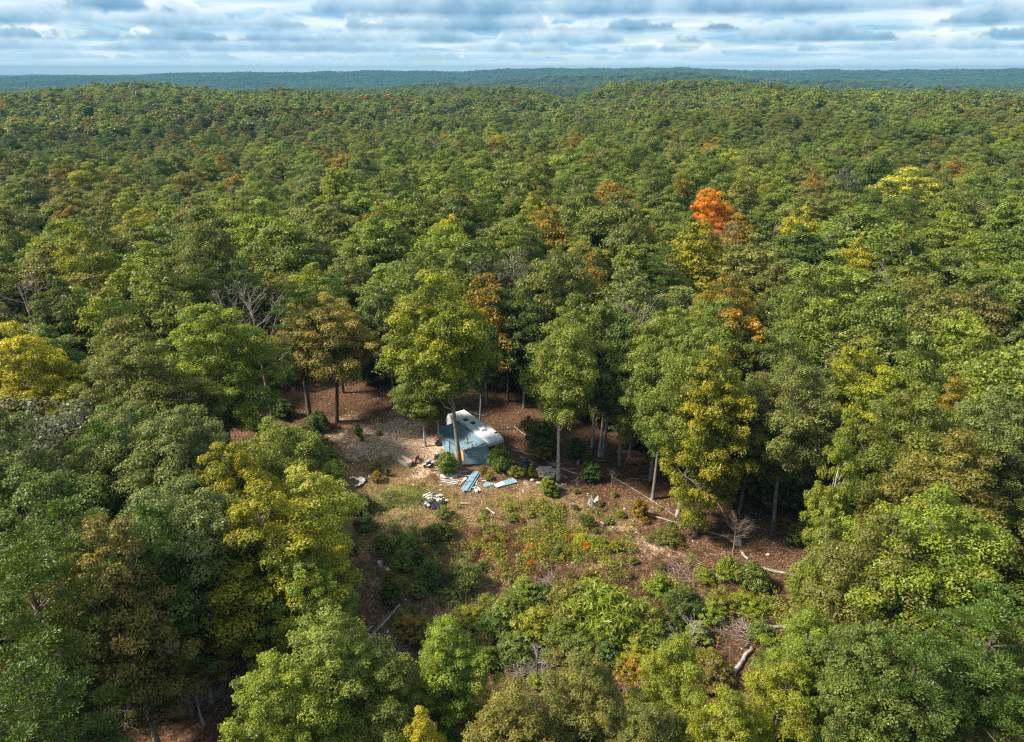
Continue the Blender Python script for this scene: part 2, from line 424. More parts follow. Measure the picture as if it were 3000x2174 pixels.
# ------------------------------------------------------------------ ground sheet (one sheet out to the horizon)
CLEAR = [(700,1240),(870,1190),(1010,1140),(1150,1120),(1290,1150),(1420,1185),(1560,1215),(1700,1290),(1850,1330),(1990,1400),(2130,1450),(2260,1520),(2340,1600),(2400,1700),(2400,1820),(2300,1960),(2200,2100),(2050,2174),(1750,2174),(1500,2174),(1330,2120),(1200,2020),(1100,1950),(1020,1850),(965,1720),(940,1600),(925,1500),(900,1400),(830,1320)]
CP = np.array([tuple(at(*p))[:2] for p in CLEAR])
def inside(x, y, poly=CP):
    x = np.asarray(x, float); y = np.asarray(y, float); c = np.zeros(x.shape, bool)
    j = len(poly) - 1
    for i in range(len(poly)):
        xi, yi = poly[i]; xj, yj = poly[j]
        m = ((yi > y) != (yj > y)) & (x < (xj - xi) * (y - yi) / (yj - yi + 1e-12) + xi)
        c ^= m; j = i
    return c
gx = axis(-46, 52, 0.5, -11000, 11000); gy = axis(32, 118, 0.5, -900, 10500)
GX, GY = np.meshgrid(gx, gy); GZ = ground_z(GX, GY)
near = (np.abs(GX) < 60) & (GY < 130) & (GY > 20)
GZ = GZ + np.where(near, 0.10 * (fbm(GX / 2.2, GY / 2.2, 5, 3) - 0.5), 0)
V = np.stack([GX, GY, GZ], -1).reshape(-1, 3)
ny, nx = GX.shape
i = np.arange(ny - 1)[:, None] * nx; j = np.arange(nx - 1)[None, :]
Fq = np.stack([i + j, i + j + 1, i + j + nx + 1, i + j + nx], -1).reshape(-1)
def blob(pts):
    """sum of soft spots given as (px, py, rx metres, ry metres, strength)"""
    s = np.zeros_like(GX)
    wx = GX + 5.0 * (fbm(GX / 2.6, GY / 2.6, 31, 3) - 0.5); wy = GY + 7.0 * (fbm(GX / 2.6, GY / 2.6, 41, 3) - 0.5)
    for px, py, rx, ry, st in pts:
        c = at(px, py)
        s = np.maximum(s, st * np.exp(-(((wx - c.x) / rx) ** 2 + ((wy - c.y) / ry) ** 2) ** 1.5))
    return s
dirt = blob([(1180,1305,6.0,4.2,1.0),(1240,1340,3.4,3.6,.95),(1090,1300,5.0,2.4,.75),(1150,1260,5.5,5.0,.85),(1080,1330,5,2.4,.7),(1000,1270,4.5,2.6,.55),(1165,1200,3.0,6,.5),(1210,1395,2.2,2.0,.85),(1225,1180,3,5,.45),(1330,1385,4.0,2.2,.5),(1560,1410,3.0,1.2,.7),(1510,1440,3.0,1.4,.4),(1010,1225,3.0,3,.45),
             (1900,1600,3.6,2.6,.60),(1850,1570,2.2,2.2,.5),(1960,1640,3.5,1.7,.45),(2120,1630,3,1.6,.35),(1640,1430,3,1.4,.4),(1730,1490,2.5,1.4,.35),(2000,1560,2.5,1.2,.3)])
grassy = blob([(1150,1460,7,5,1),(1350,1470,8,5,1),(1550,1480,7,4.5,1),(1050,1440,5,4,.9),(1100,1380,5,3,.8),(1000,1320,4,2.6,.8),(1750,1530,6,4,.8),(1500,1550,9,4.5,1),(1250,1560,9,5,.9),(1060,1540,5,5,.8),(1100,1640,6,4,.6),(1300,1680,8,4,.6),(1650,1600,7,4,.7),(1900,1500,4,3,.5),(1120,1240,3.5,3.5,.55),(1480,1390,3,1.6,.6)])
green = blob([(1210,1450,3.4,1.8,1),(1165,1475,2.8,1.6,.8),(1270,1430,1.8,1.2,.6),(1230,1490,1.6,1,.5)])
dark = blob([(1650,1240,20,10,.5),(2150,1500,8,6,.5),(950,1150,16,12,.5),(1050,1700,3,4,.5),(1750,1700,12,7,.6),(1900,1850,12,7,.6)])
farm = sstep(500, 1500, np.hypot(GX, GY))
fm = inside(GX, GY).astype(float)
A1 = np.stack([dirt, grassy, green, np.ones_like(dirt)], -1).reshape(-1, 4)
A2 = np.stack([dark, farm, fm, np.ones_like(dirt)], -1).reshape(-1, 4)
gme = mesh_np('ground', V, Fq, 4, {'cover': ('POINT', A1), 'cover2': ('POINT', A2)}, smooth=True)
def gm(N):
    pos = N.n('ShaderNodeNewGeometry').outputs['Position']
    a1 = N.n('ShaderNodeSeparateXYZ', {0: N.n('ShaderNodeAttribute', attribute_name='cover').outputs[0]})
    a2 = N.n('ShaderNodeSeparateXYZ', {0: N.n('ShaderNodeAttribute', attribute_name='cover2').outputs[0]})
    big = N.noise(pos, 0.35, 4, 0.6); mid = N.noise(pos, 1.9, 6, 0.68); fin = N.noise(pos, 9.0, 5, 0.7)
    vor = N.n('ShaderNodeTexVoronoi', {'Vector': pos, 'Scale': 4.6, 'Randomness': 1.0})
    vc = N.n('ShaderNodeSeparateXYZ', {0: vor.outputs['Color']})
    vor2 = N.n('ShaderNodeTexVoronoi', {'Vector': pos, 'Scale': 8.5, 'Randomness': 1.0})
    vc2 = N.n('ShaderNodeSeparateXYZ', {0: vor2.outputs['Color']})
    litter = N.ramp(vc.outputs[0], [(0.0, (0.035, 0.019, 0.011)), (0.35, (0.085, 0.042, 0.022)), (0.7, (0.15, 0.075, 0.038)), (0.9, (0.22, 0.125, 0.07)), (1.0, (0.34, 0.23, 0.15))])
    litter = N.mix(0.45, litter, N.ramp(vc2.outputs[1], [(0.0, (0.03, 0.016, 0.01)), (0.6, (0.12, 0.06, 0.032)), (0.93, (0.20, 0.11, 0.06)), (1.0, (0.42, 0.32, 0.22))]))
    litter = N.mix(N.rng(big.outputs[0], 0.35, 0.7, 0.0, 0.5), litter, (0.055, 0.034, 0.02), 'MIX')
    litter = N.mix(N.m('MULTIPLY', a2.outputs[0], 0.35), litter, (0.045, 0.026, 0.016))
    dirt = N.mix(N.rng(mid.outputs[0], 0.36, 0.66), (0.36, 0.245, 0.155), (0.68, 0.50, 0.355))
    dirt = N.mix(N.rng(vc2.outputs[0], 0.72, 0.92, 0, 0.7), dirt, (0.22, 0.12, 0.07))
    dirt = N.mix(N.rng(vc.outputs[1], 0.9, 1.0, 0, 0.6), dirt, (0.62, 0.55, 0.46))
    gr = N.mix(N.rng(mid.outputs[0], 0.35, 0.65), (0.18, 0.115, 0.048), (0.34, 0.225, 0.115))
    gr = N.mix(N.rng(fin.outputs[0], 0.35, 0.7, 0, 0.75), gr, (0.10, 0.085, 0.03))
    gr = N.mix(N.rng(vc2.outputs[2], 0.55, 1.0, 0, 0.6), gr, (0.36, 0.255, 0.15))
    gn = N.mix(N.rng(fin.outputs[0], 0.35, 0.65), (0.17, 0.19, 0.035), (0.40, 0.40, 0.12))
    wob = N.m('MULTIPLY', N.m('SUBTRACT', mid.outputs[0], 0.5), 1.1)
    fg = N.rng(N.m('ADD', a1.outputs[1], wob), 0.32, 0.62)
    fd = N.rng(N.m('ADD', a1.outputs[0], wob), 0.33, 0.68)
    fn = N.rng(N.m('ADD', a1.outputs[2], wob), 0.4, 0.8)
    c = N.mix(N.m('MULTIPLY', fg, 0.85), litter, gr)
    c = N.mix(N.m('MULTIPLY', fn, 0.8), c, gn)
    c = N.mix(N.m('MULTIPLY', fd, 0.92), c, dirt)
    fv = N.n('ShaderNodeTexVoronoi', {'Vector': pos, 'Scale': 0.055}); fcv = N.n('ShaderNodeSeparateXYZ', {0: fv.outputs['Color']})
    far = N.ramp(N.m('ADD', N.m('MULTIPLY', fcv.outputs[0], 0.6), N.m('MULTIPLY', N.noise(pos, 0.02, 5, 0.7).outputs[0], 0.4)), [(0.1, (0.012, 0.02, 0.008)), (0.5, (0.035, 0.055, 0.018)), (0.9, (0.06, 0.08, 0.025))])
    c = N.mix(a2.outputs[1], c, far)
    h = N.m('ADD', N.m('MULTIPLY', vor.outputs['Distance'], 0.4), N.m('MULTIPLY', fin.outputs[0], 0.6))
    bp = N.n('ShaderNodeBump', {'Height': h, 'Strength': 0.9, 'Distance': 0.12})
    p = N.n('ShaderNodeBsdfPrincipled', {'Base Color': c, 'Roughness': 0.95, 'Specular IOR Level': 0.1, 'Normal': bp.outputs[0]})
    N.n('ShaderNodeOutputMaterial', {0: p})
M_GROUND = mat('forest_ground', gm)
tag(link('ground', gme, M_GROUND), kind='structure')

# ------------------------------------------------------------------ air
def box_mesh(name, lo, hi):
    x0, y0, z0 = lo; x1, y1, z1 = hi
    V = np.array([(x0,y0,z0),(x1,y0,z0),(x1,y1,z0),(x0,y1,z0),(x0,y0,z1),(x1,y0,z1),(x1,y1,z1),(x0,y1,z1)], float)
    return mesh_np(name, V, [0,3,2,1, 4,5,6,7, 0,1,5,4, 1,2,6,5, 2,3,7,6, 3,0,4,7], 4)
zmax = max(float(GZ.max()) + 32, CAM_H + 12)
def hm(N):
    v = N.n('ShaderNodeVolumePrincipled', {'Color': (0.10, 0.31, 0.48, 1), 'Density': HAZE, 'Anisotropy': 0.0})
    N.n('ShaderNodeOutputMaterial', {1: v})
HAZE = 0.00011
if HAZE:
    hz = tag(link('haze', box_mesh('haze', (-11500, -1300, float(GZ.min()) - 4), (11500, 10650, zmax)), mat('haze', hm)), kind='stuff')

# ------------------------------------------------------------------ the woods
_o = lambda s, R_, z, **k: broadleaf(s, 20, R_, z, **{**dict(nclump=125, per=150, L=0.34, W=0.20, cr=(0.75, 1.3)), **k})
OAKS = [_o(101, 4.6, 6.0), _o(102, 5.0, 5.0, nclump=140), _o(103, 4.2, 7.0, nclump=110), _o(104, 4.8, 5.0, nclump=140, holes=0.22),
        _o(105, 3.9, 5.0, nclump=110, narrow=0.25), _o(106, 5.2, 7.0, nclump=125, cr=(0.9, 1.5)), _o(107, 4.3, 4.0, nclump=150, narrow=0.2, cr=(0.7, 1.15)), _o(108, 4.7, 6.0, nclump=110, holes=0.3, cr=(0.75, 1.15))]
SPARSE = [broadleaf(121, 20, 4.3, 7.0, nclump=75, per=70, holes=0.35, L=0.38, W=0.22, limbs=34), broadleaf(122, 20, 4.8, 6.0, nclump=85, per=60, holes=0.3, L=0.38, W=0.22, limbs=38)]
PINES = [pine(131), pine(132, rad=3.0, zb=6, cone=0.4), pine(133, rad=3.9, zb=5, whorls=12, cone=0.7)]
YOUNGPINE = pine(134, H=13, rad=4.2, zb=0.8, whorls=11, per=300, cone=0.72)
BARE = [bare(141), bare(142, rad=3.2, n1=9, n3=3), bare(143, rad=4.8, up=1.0, n3=6, n2=6, m=M_TWIG)]
# nearest trees get finer leaves
_n = lambda s, R_, z, **k: broadleaf(s, 20, R_, z, **{**dict(nclump=185, per=370, L=0.195, W=0.115, cr=(0.62, 1.12), limbs=26), **k})
NEAR = [_n(151, 5.0, 5.0), _n(152, 4.4, 6.0, nclump=150, holes=0.22), _n(153, 5.2, 6.0, nclump=190, cr=(0.7, 1.2)), _n(154, 3.0, 3.0, nclump=115, per=310, cr=(0.55, 0.95), narrow=0.2, holes=0.15, leaders=3), _n(155, 4.6, 3.0, nclump=180, holes=0.3, limbs=34), _n(156, 5.0, 8.2, nclump=170, holes=0.12, limbs=30), _n(157, 4.3, 1.0, nclump=175, holes=0.25, limbs=30)]
LOW = [broadleaf(161 + k, 20, 4.6 + 0.25 * (k % 3), 8 + (k % 2), nclump=46, per=26, L=1.0, W=0.75, cr=(1.1, 1.7), limbs=2)[0] for k in range(6)]
LOWP = [broadleaf(171, 20, 3.4, 7, nclump=40, per=26, L=0.9, W=0.6, cr=(0.9, 1.4), limbs=2, narrow=.35)[0]]
for me_ in LOWP:      # enlarge the far pines' needles by using fewer, broader tufts
    me_.materials.clear(); me_.materials.append(M_LEAF)

G = lambda r, g, b: (r, g, b)
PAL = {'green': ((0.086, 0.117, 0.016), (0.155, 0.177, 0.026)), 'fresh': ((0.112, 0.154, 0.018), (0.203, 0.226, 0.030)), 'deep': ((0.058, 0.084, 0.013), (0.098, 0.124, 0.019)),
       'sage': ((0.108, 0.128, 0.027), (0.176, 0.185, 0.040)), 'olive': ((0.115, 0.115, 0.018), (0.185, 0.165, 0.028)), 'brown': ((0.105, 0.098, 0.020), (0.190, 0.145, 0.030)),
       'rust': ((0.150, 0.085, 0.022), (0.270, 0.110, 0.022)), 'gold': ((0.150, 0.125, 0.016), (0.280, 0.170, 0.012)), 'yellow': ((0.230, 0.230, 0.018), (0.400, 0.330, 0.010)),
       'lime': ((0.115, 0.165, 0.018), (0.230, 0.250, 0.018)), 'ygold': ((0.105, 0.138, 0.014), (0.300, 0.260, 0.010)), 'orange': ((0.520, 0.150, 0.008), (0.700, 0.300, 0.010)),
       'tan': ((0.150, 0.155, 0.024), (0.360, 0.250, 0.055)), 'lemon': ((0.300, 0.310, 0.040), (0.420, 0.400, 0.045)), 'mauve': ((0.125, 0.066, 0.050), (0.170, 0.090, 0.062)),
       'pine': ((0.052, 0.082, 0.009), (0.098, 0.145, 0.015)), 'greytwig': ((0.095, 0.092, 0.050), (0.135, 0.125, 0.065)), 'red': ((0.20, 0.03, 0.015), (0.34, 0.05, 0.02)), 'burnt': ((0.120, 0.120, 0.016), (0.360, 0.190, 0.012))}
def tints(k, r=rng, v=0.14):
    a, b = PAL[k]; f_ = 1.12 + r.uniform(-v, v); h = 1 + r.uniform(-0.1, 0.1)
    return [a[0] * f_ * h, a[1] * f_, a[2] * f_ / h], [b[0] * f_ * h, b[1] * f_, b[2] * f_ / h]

TREES = []      # x, y, radius of everything standing, so that nothing is planted into it
def plant(pair, x, y, H, rad_scale, tint, name, label, cat, group=None, rz=None, protoH=20.0, barkm=None, parts=('crown', 'trunk'), lean=(0, 0), z=None):
    zz = gz(x, y) if z is None else z
    t = empty(name, (x, y, zz), rng.rand() * 6.28 if rz is None else rz)
    s = H / protoH; t.scale = (rad_scale, rad_scale, s)
    t.rotation_euler[0], t.rotation_euler[1] = lean
    tag(t, label, cat, group)
    for me_, nm in zip(pair, parts):
        o = link(nm, me_, parent=t)
        if nm == 'trunk' and barkm is not None:
            o.material_slots[0].link = 'OBJECT'; o.material_slots[0].material = barkm
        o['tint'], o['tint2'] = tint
    TREES.append((x, y, 4.6 * rad_scale * 0.8))
    return t

# ---- trees the photograph singles out: (pixel x, pixel y of the crown's top, height, crown scale, mesh, palette, label, bark[, base?])
nb, op, sp = NEAR, OAKS, SPARSE
HERO = [
 # round the clearing; y is the base pixel and 'B' follows
 (1347,1367,25.6,1.38,nb[5],'ygold','tall green oak with yellowing leaves standing in front of the blue shed',M_BARK,'B',5),
 (986,1236,19.5,1.25,nb[2],'tan','broad tan and orange tinged tree on a dark trunk left of the dirt yard',M_BARKPINE,'B',0),
 (1636,1408,23.0,1.0,nb[1],'fresh','light green tree on a tall pale trunk by the pile of sacks',M_BARKPALE,'B',0),
 (1985,1512,23.0,1.0,nb[2],'fresh','green tree with a straight pale trunk beside the long fallen log at right',M_BARKPALE,'B',0),
 (2037,1566,21.5,1.0,nb[6],'ygold','yellow green oak rising at the right end of the clearing with low leaves',M_BARK,'B',0),
 (1912,1462,20.0,0.85,nb[1],'green','green tree with a grey trunk behind the orange bush',M_BARK,'B',0),
 (1246,1308,12.0,0.72,nb[1],'fresh','small green tree with thin grey trunk left of the shed',M_BARKPALE,'B',0),
 (1288,1300,11.0,0.50,nb[1],'green','dark green small tree close behind the shed wall',M_BARKPALE,'B',0),
 (1405,1262,17.5,0.62,op[0],'deep','dark grey trunked tree standing right behind the white trailer roof',M_BARK,'B',0),
 (1755,1336,21.0,0.85,op[2],'green','slim green tree with a pale trunk behind the bushes right of the sacks',M_BARKPALE,'B',0),
 (1735,1312,20.0,0.8,op[4],'green','slim tree with a pale grey trunk just left of a twin behind the clearing',M_BARKPALE,'B',0),
 (1815,1362,20.0,0.85,op[1],'deep','dark green tree with a short visible grey trunk behind the right log',M_BARK,'B',0),
 (1155,1200,19.0,0.85,op[2],'deep','dark green tree with grey trunk at the back of the dirt yard',M_BARK,'B',0),
 (1487,1175,18.0,0.8,op[5],'deep','deep green tree with slim trunk behind the trailer, left of its pair',M_BARK,'B',0),
 (1535,1195,18.5,0.8,op[3],'deep','deep green tree with slim trunk behind the trailer, right of its pair',M_BARK,'B',0),
 (2165,1500,17.0,0.8,nb[4],'olive','olive tree with bare lower twigs at the right edge of the clearing',M_BARK,'B',0),
 # trees known by their tops
 (590,885,21.5,1.35,nb[0],'lime','large yellow green tree at the left edge of the dark gap',M_BARK,'T',0),
 (345,915,20,1.0,op[5],'olive','olive gold tree left of the large yellow green tree',M_BARK,'T',0),
 (25,945,21,1.35,nb[4],'yellow','bright yellow open crowned tree at the left edge of the picture',M_BARK,'T',0),
 (350,1175,20,1.05,nb[2],'sage','pale green leafy tree at left below the dark gap',M_BARK,'T',0),
 (500,1195,20,1.1,nb[0],'sage','pale green round tree beside the dark gap at left',M_BARK,'T',0),
 (455,1395,19,1.15,nb[2],'sage','pale sage tree with drooping layers above the left pines',M_BARK,'T',0),
 (640,1285,18.5,1.0,nb[1],'ygold','pale green tree with golden tips left of the clearing',M_BARK,'T',0),
 (790,1228,16.5,1.0,nb[2],'fresh','fresh green tree on the left side of the dirt yard',M_BARK,'T',0),
 (890,1352,15.0,0.95,nb[1],'lemon','bright yellow green tree at the left edge of the clearing',M_BARK,'T',0),
 (735,1412,18,1.2,nb[4],'ygold','big green tree with amber leaves left of the clearing',M_BARK,'T',0),
 (560,1775,9.5,0.66,nb[3],'burnt','small rust orange tree in the dark gap at lower left',M_BARK,'T',0),
 (870,1640,13.0,0.72,nb[0],'lime','green tree with bright tips above the big lower left crown',M_BARK,'T',0),
 (970,1795,14.0,0.88,nb[6],'fresh','big bright green tree at the bottom left of the clearing',M_BARK,'T',0),
 (800,1930,13.0,0.72,nb[0],'lime','bright green tree at the bottom, left of the yellow one',M_BARK,'T',0),
 (290,1530,20,0.95,nb[4],'brown','brown leaved oak among pines at lower left',M_BARK,'T',0),
 (1222,2070,10,0.5,nb[3],'yellow','bright yellow tree at the bottom edge of the picture',M_BARK,'T',0),
 (1312,1822,11.5,0.66,nb[6],'lime','yellow green tree in front of the fallen branches at the bottom',M_BARKPINE,'T',0),
 (1520,2035,10.5,0.80,nb[6],'olive','wide pale olive tree at the bottom centre',M_BARK,'T',0),
 (1700,1912,12,0.70,nb[6],'olive','tall olive green tree at the bottom, right of the centre',M_BARK,'T',0),
 (1985,1860,11.5,0.55,nb[6],'lime','loose yellow green tree with a dead top below the log',M_BARK,'T',0),
 (2150,2030,11.0,0.66,nb[6],'ygold','yellow gold tree at the bottom right',M_BARK,'T',0),
 (2370,1790,12.5,0.66,nb[6],'lime','yellow green tree over the right end of the lower log',M_BARK,'T',0),
 (2300,1930,12,0.62,nb[6],'ygold','olive gold tree below the yellow green one at right',M_BARK,'T',0),
 (1110,1950,10.5,0.7,nb[6],'green','dark green tree with grey twigs between the bright green and yellow green ones',M_BARK,'T',0),
 (1890,2070,10,0.6,nb[6],'olive','olive tree at the bottom edge left of the yellow gold one',M_BARK,'T',0),
 (2450,1960,11.5,0.6,nb[6],'green','green tree at the bottom behind the smaller young pine',M_BARK,'T',0),
 (2560,1850,14.0,0.75,nb[0],'green','green tree left of the dome shaped young pine',M_BARK,'T',0),
 (2490,1200,20.5,0.62,nb[3],'lime','slender sunlit yellow green tree right of the clearing',M_BARKPALE,'T',0),
 (2450,1500,15.0,0.66,nb[3],'fresh','narrow green tree with pale trunk below the slender sunlit one',M_BARKPALE,'T',0),
 (2620,1500,17.5,1.0,nb[1],'olive','olive tree with bleached branches at the right',M_BARK,'T',0),
 (2770,1440,19,1.15,nb[2],'lime','large yellow green oak at the right side',M_BARK,'T',0),
 (2860,1270,19,1.2,nb[4],'olive','olive oak with yellow flecks at the right edge',M_BARK,'T',0),
 (2700,1130,20,1.1,nb[0],'green','green oak above the large yellow green one at right',M_BARK,'T',0),
 (2930,1130,20,1.1,nb[2],'sage','sage green oak at the right edge',M_BARK,'T',0),
 (2290,945,20,1.1,nb[0],'green','green oak with a forked pale limb behind the clearing at right',M_BARKPALE,'T',0),
 (2350,1050,20,1.05,nb[2],'sage','sage green oak overlooking the right end of the clearing',M_BARK,'T',0),
 (2150,900,21,1.1,op[6],'burnt','green tree turning orange behind the tall right hand oaks',M_BARK,'T',0),
 (2130,790,21,1.0,nb[1],'burnt','orange crowned maple in the middle distance',M_BARK,'T',0),
 (2088,548,22,1.05,nb[0],'orange','brilliant orange maple standing out of the green canopy',M_BARK,'T',0),
 (2060,645,22,1.35,op[1],'ygold','big yellow gold tree below the brilliant orange maple',M_BARK,'T',0),
 (2670,490,23,2.0,op[3],'lemon','pale yellow tree with bare white limbs in the distance at right',M_BARKPALE,'T',0),
 (2365,600,21,1.0,op[7],'yellow','yellow tree between green crowns right of the orange maple',M_BARK,'T',0),
 (2520,695,20,0.8,op[3],'yellow','small yellow tree beside a bare branched one at right',M_BARK,'T',0),
 (2650,640,19,0.75,op[4],'burnt','small orange brown tree under the pale yellow tree',M_BARK,'T',0),
 (2395,500,21,1.0,op[3],'gold','dull gold tree in the distance right of the maple',M_BARK,'T',0),
 (2000,500,21,1.0,op[4],'gold','dull gold tree left of the brilliant orange maple',M_BARK,'T',0),
 (1790,530,21,1.2,op[5],'burnt','brown orange tree in the middle distance, left of the maple',M_BARK,'T',0),
 (1860,600,20,0.95,op[1],'burnt','amber brown tree close to the dull gold one',M_BARK,'T',0),
 (1735,730,20,0.7,op[4],'burnt','narrow orange tree behind the tall tree line',M_BARK,'T',0),
 (1325,625,20,0.95,op[6],'yellow','bright yellow green tree amid deep green oaks',M_BARK,'T',0),
 (1570,560,20,0.8,op[2],'yellow','small yellow crown in the green canopy',M_BARK,'T',0),
 (1010,500,21,1.15,op[1],'lime','vivid yellow green tree in the canopy at left',M_BARK,'T',0),
 (1115,590,21,1.1,op[3],'gold','golden olive tree in the canopy left of the centre',M_BARK,'T',0),
 (1170,312,21,1.3,op[5],'rust','red brown tree far off left of the centre',M_BARK,'T',0),
 (1512,310,21,1.0,op[4],'rust','narrow rust coloured tree far off near the centre',M_BARK,'T',0),
 (1925,312,21,1.1,op[1],'rust','faint orange tree far off on the right hand slope',M_BARK,'T',0),
 (1980,400,21,0.9,op[2],'rust','rust coloured tree in the distance right of the centre',M_BARK,'T',0),
 (410,450,21,1.0,op[0],'rust','rust orange tree in the distance at left',M_BARK,'T',0),
 (250,415,21,1.1,op[5],'brown','brown crowned tree in the distance at left',M_BARK,'T',0),
 (570,280,21,1.2,op[3],'burnt','amber crowned tree far off at left',M_BARK,'T',0),
 (250,345,21,1.15,op[1],'burnt','golden brown tree far off at the left',M_BARK,'T',0),
 (160,560,20,1.2,BARE[2],'mauve','bare mauve twigged tree at the left',M_TWIG,'T',0),
 (50,790,20,1.25,BARE[2],'mauve','reddish twigged bare tree at the left edge',M_TWIG,'T',0),
 (200,600,20,1.1,op[6],'gold','yellow tinged tree below the bare mauve one',M_BARK,'T',0),
 (2700,805,18,1.15,op[5],'olive','fine leaved olive dome below the far yellow tree',M_BARK,'T',0),
 (2880,830,19,1.1,op[3],'brown','brown olive tree at the right edge',M_BARK,'T',0),
 (1420,800,20,1.0,op[1],'gold','golden topped tree right behind the big oak by the shed',M_BARK,'T',0),
 (1950,590,19,1.0,op[2],'green','rounded green tree left below the maple',M_BARK,'T',0),
 (1950,900,22,1.2,nb[0],'fresh','sunlit green crown behind the two right hand oaks',M_BARK,'T',0),
 (2090,860,22,1.2,nb[2],'fresh','bright green crown left of the orange crowned maple',M_BARK,'T',0),
 (1790,880,21,1.1,nb[2],'green','green crown between the pale trunked tree and the right hand oaks',M_BARK,'T',0),
]
DEAD = [(628,345,21,1.2,0,'bare white dead tree rising out of the far canopy at left',M_DEADWOOD),
        (230,600,21,1.2,1,'dead tree with pale limbs above the yellow tinged one at left',M_DEADWOOD),
        (735,830,20,1.2,2,'grey leafless tree behind the large yellow green tree',M_TWIG),
        (2540,705,19,1.1,1,'bare cream branched tree in the canopy at right',M_DEADWOOD),
        (1395,540,20,0.5,1,'thin dead snag left of the deep green crown',M_DEADWOOD),
        (1870,880,21,0.9,2,'brown twigged bare tree left of the two right hand oaks',M_TWIG),
        (2620,800,18,1.1,2,'grey twiggy tree beside the fine leaved olive dome',M_TWIG),
        (2275,620,21,0.5,1,'slim dead snag below the gold crowns at right',M_DEADWOOD),
        (2130,650,18,0.8,2,'tangle of bare twigs under the brilliant orange maple',M_TWIG),
        (305,650,18,0.35,1,'short broken dead snag at left',M_DEADWOOD)]
PINEH = [(165,1470,20,1.3,1,'tall dense pine at the left side'),(45,1600,21,1.3,0,'dark pine at the left edge with a leaning grey trunk'),(420,1480,19,1.1,2,'dark green pine behind the brown leaved oak'),
         (860,820,21,1.35,0,'dark layered pine left of the tan tree'),(270,1230,19,1.0,1,'pine between pale green oaks at left'),(970,800,19,1.1,2,'small domed pine beside the tan tree'),
         (1210,545,20,1.2,0,'dark pine in the canopy left of the centre'),(1430,570,20,1.0,1,'dark pine with a rounded top near the middle'),(60,1950,16,1.2,2,'pine at the bottom left corner'),
         (2950,1750,17,1.2,0,'dark pine in the lower right corner'),(330,870,19,1.1,1,'dark pine left of the olive gold tree'),(1060,520,20,1.0,1,'pine beside the vivid yellow green tree')]

def root(px, py, H, mode):
    if mode == 'B': p = at(px, py); return p.x, p.y
    z0 = 0.0
    for _ in range(12):
        p = at(px, py, z0 + H); z0 = 0.5 * z0 + 0.5 * gz(p.x, p.y)
    return p.x, p.y
for px, py, H, s, pr, pal, lab, bk, mode, rz in HERO:
    ln = (0.0, -0.10) if rz else (rng.uniform(-.03, .03), rng.uniform(-.03, .03))
    x, y = root(px, py, H, mode)
    parts = ('branches', 'trunk') if pr in BARE else ('crown', 'trunk')
    plant(pr, x, y, H, s, tints(pal, v=0.04), 'bare_tree' if pr in BARE else 'broadleaf_tree', lab, 'tree', 'trees singled out by colour and place', barkm=bk, lean=ln, rz=0.0 if rz else None, protoH=18.0 if pr in BARE else 20.0, parts=parts)
for px, py, H, s, k, lab, bk in DEAD:
    x, y = root(px, py, H, 'T')
    plant(BARE[k], x, y, H, s, tints('greytwig'), 'dead_tree', lab, 'tree', 'leafless trees in the canopy', barkm=bk, protoH=17.5, parts=('branches', 'trunk'))
for px, py, H, s, k, lab in PINEH:
    x, y = root(px, py, H, 'T')
    plant(PINES[k], x, y, H, s, tints('pine'), 'pine_tree', lab, 'tree', 'pines singled out by place')
x, y = root(2715, 1850, 15, 'T')
plant(YOUNGPINE, x, y, 15, 1.15, ([0.062, 0.10, 0.016], [0.108, 0.155, 0.026]), 'pine_tree', 'dome shaped young pine at the bottom right', 'tree', 'pines singled out by place', protoH=13)
x, y = root(2440, 2050, 10, 'T')
plant(YOUNGPINE, x, y, 10, 0.9, ([0.062, 0.10, 0.016], [0.108, 0.155, 0.026]), 'pine_tree', 'smaller young pine at the bottom edge left of the dome shaped one', 'tree', 'pines singled out by place', protoH=13)

# ---- fill the rest of the woods: jittered grid, nearest as trees of their own, the rest as one mass
def pick(x, y, r):
    d_ = math.hypot(x, y)
    n1 = fbm(x / 60.0, y / 60.0, 77, 3); n2 = fbm(x / 24.0, y / 24.0, 55, 2)
    az = math.degrees(math.atan2(x, y))
    q = r.rand()
    left = sstep(-8, -26, az)  # trees picked browner and duller leftwards, putting cloud shade into their colours
    if q < 0.045 + 0.04 * left: return 'P', 'pine'
    q = r.rand() + 0.7 * (n1 - 0.5)
    w_ = [('burnt', .004), ('rust', .001 + .009 * left * (d_ > 120)), ('gold', .02), ('ygold', .03), ('brown', .015 + .05 * left), ('olive', .12 + .06 * left), ('lime', .07), ('fresh', .22 - .10 * left), ('green', .27), ('sage', .16), ('greytwig', .02), ('deep', .10)]
    tot = sum(v for _, v in w_); q = (q % 1.0) * tot
    for k, v in w_:
        q -= v
        if q <= 0: return 'O', k
    return 'O', 'green'
rf = np.random.RandomState(99)
cand = []
st = 7.2
for yy in list(np.arange(-14, 125, 7.8)) + list(np.arange(134, 700, 9.2)):
    st = 7.8 if yy < 125 else 9.2
    for xx in np.arange(-0.95 * max(yy, 0) - 34, 0.95 * max(yy, 0) + 34, st):
        cand.append((xx + rf.uniform(-0.42, 0.42) * st, yy + rf.uniform(-0.42, 0.42) * st))
cand = np.array(cand)
dd = np.hypot(cand[:, 0], cand[:, 1])
keep = (dd > 16) & ~inside(cand[:, 0], cand[:, 1])
cand, dd = cand[keep], dd[keep]
order = np.argsort(dd); cand, dd = cand[order], dd[order]
TR = np.array(TREES)
GAPS = [(530, 1240, 7), (700, 1180, 7), (350, 2120, 7), (2750, 2020, 4), (640, 1900, 4.0), (570, 2060, 4.5)]
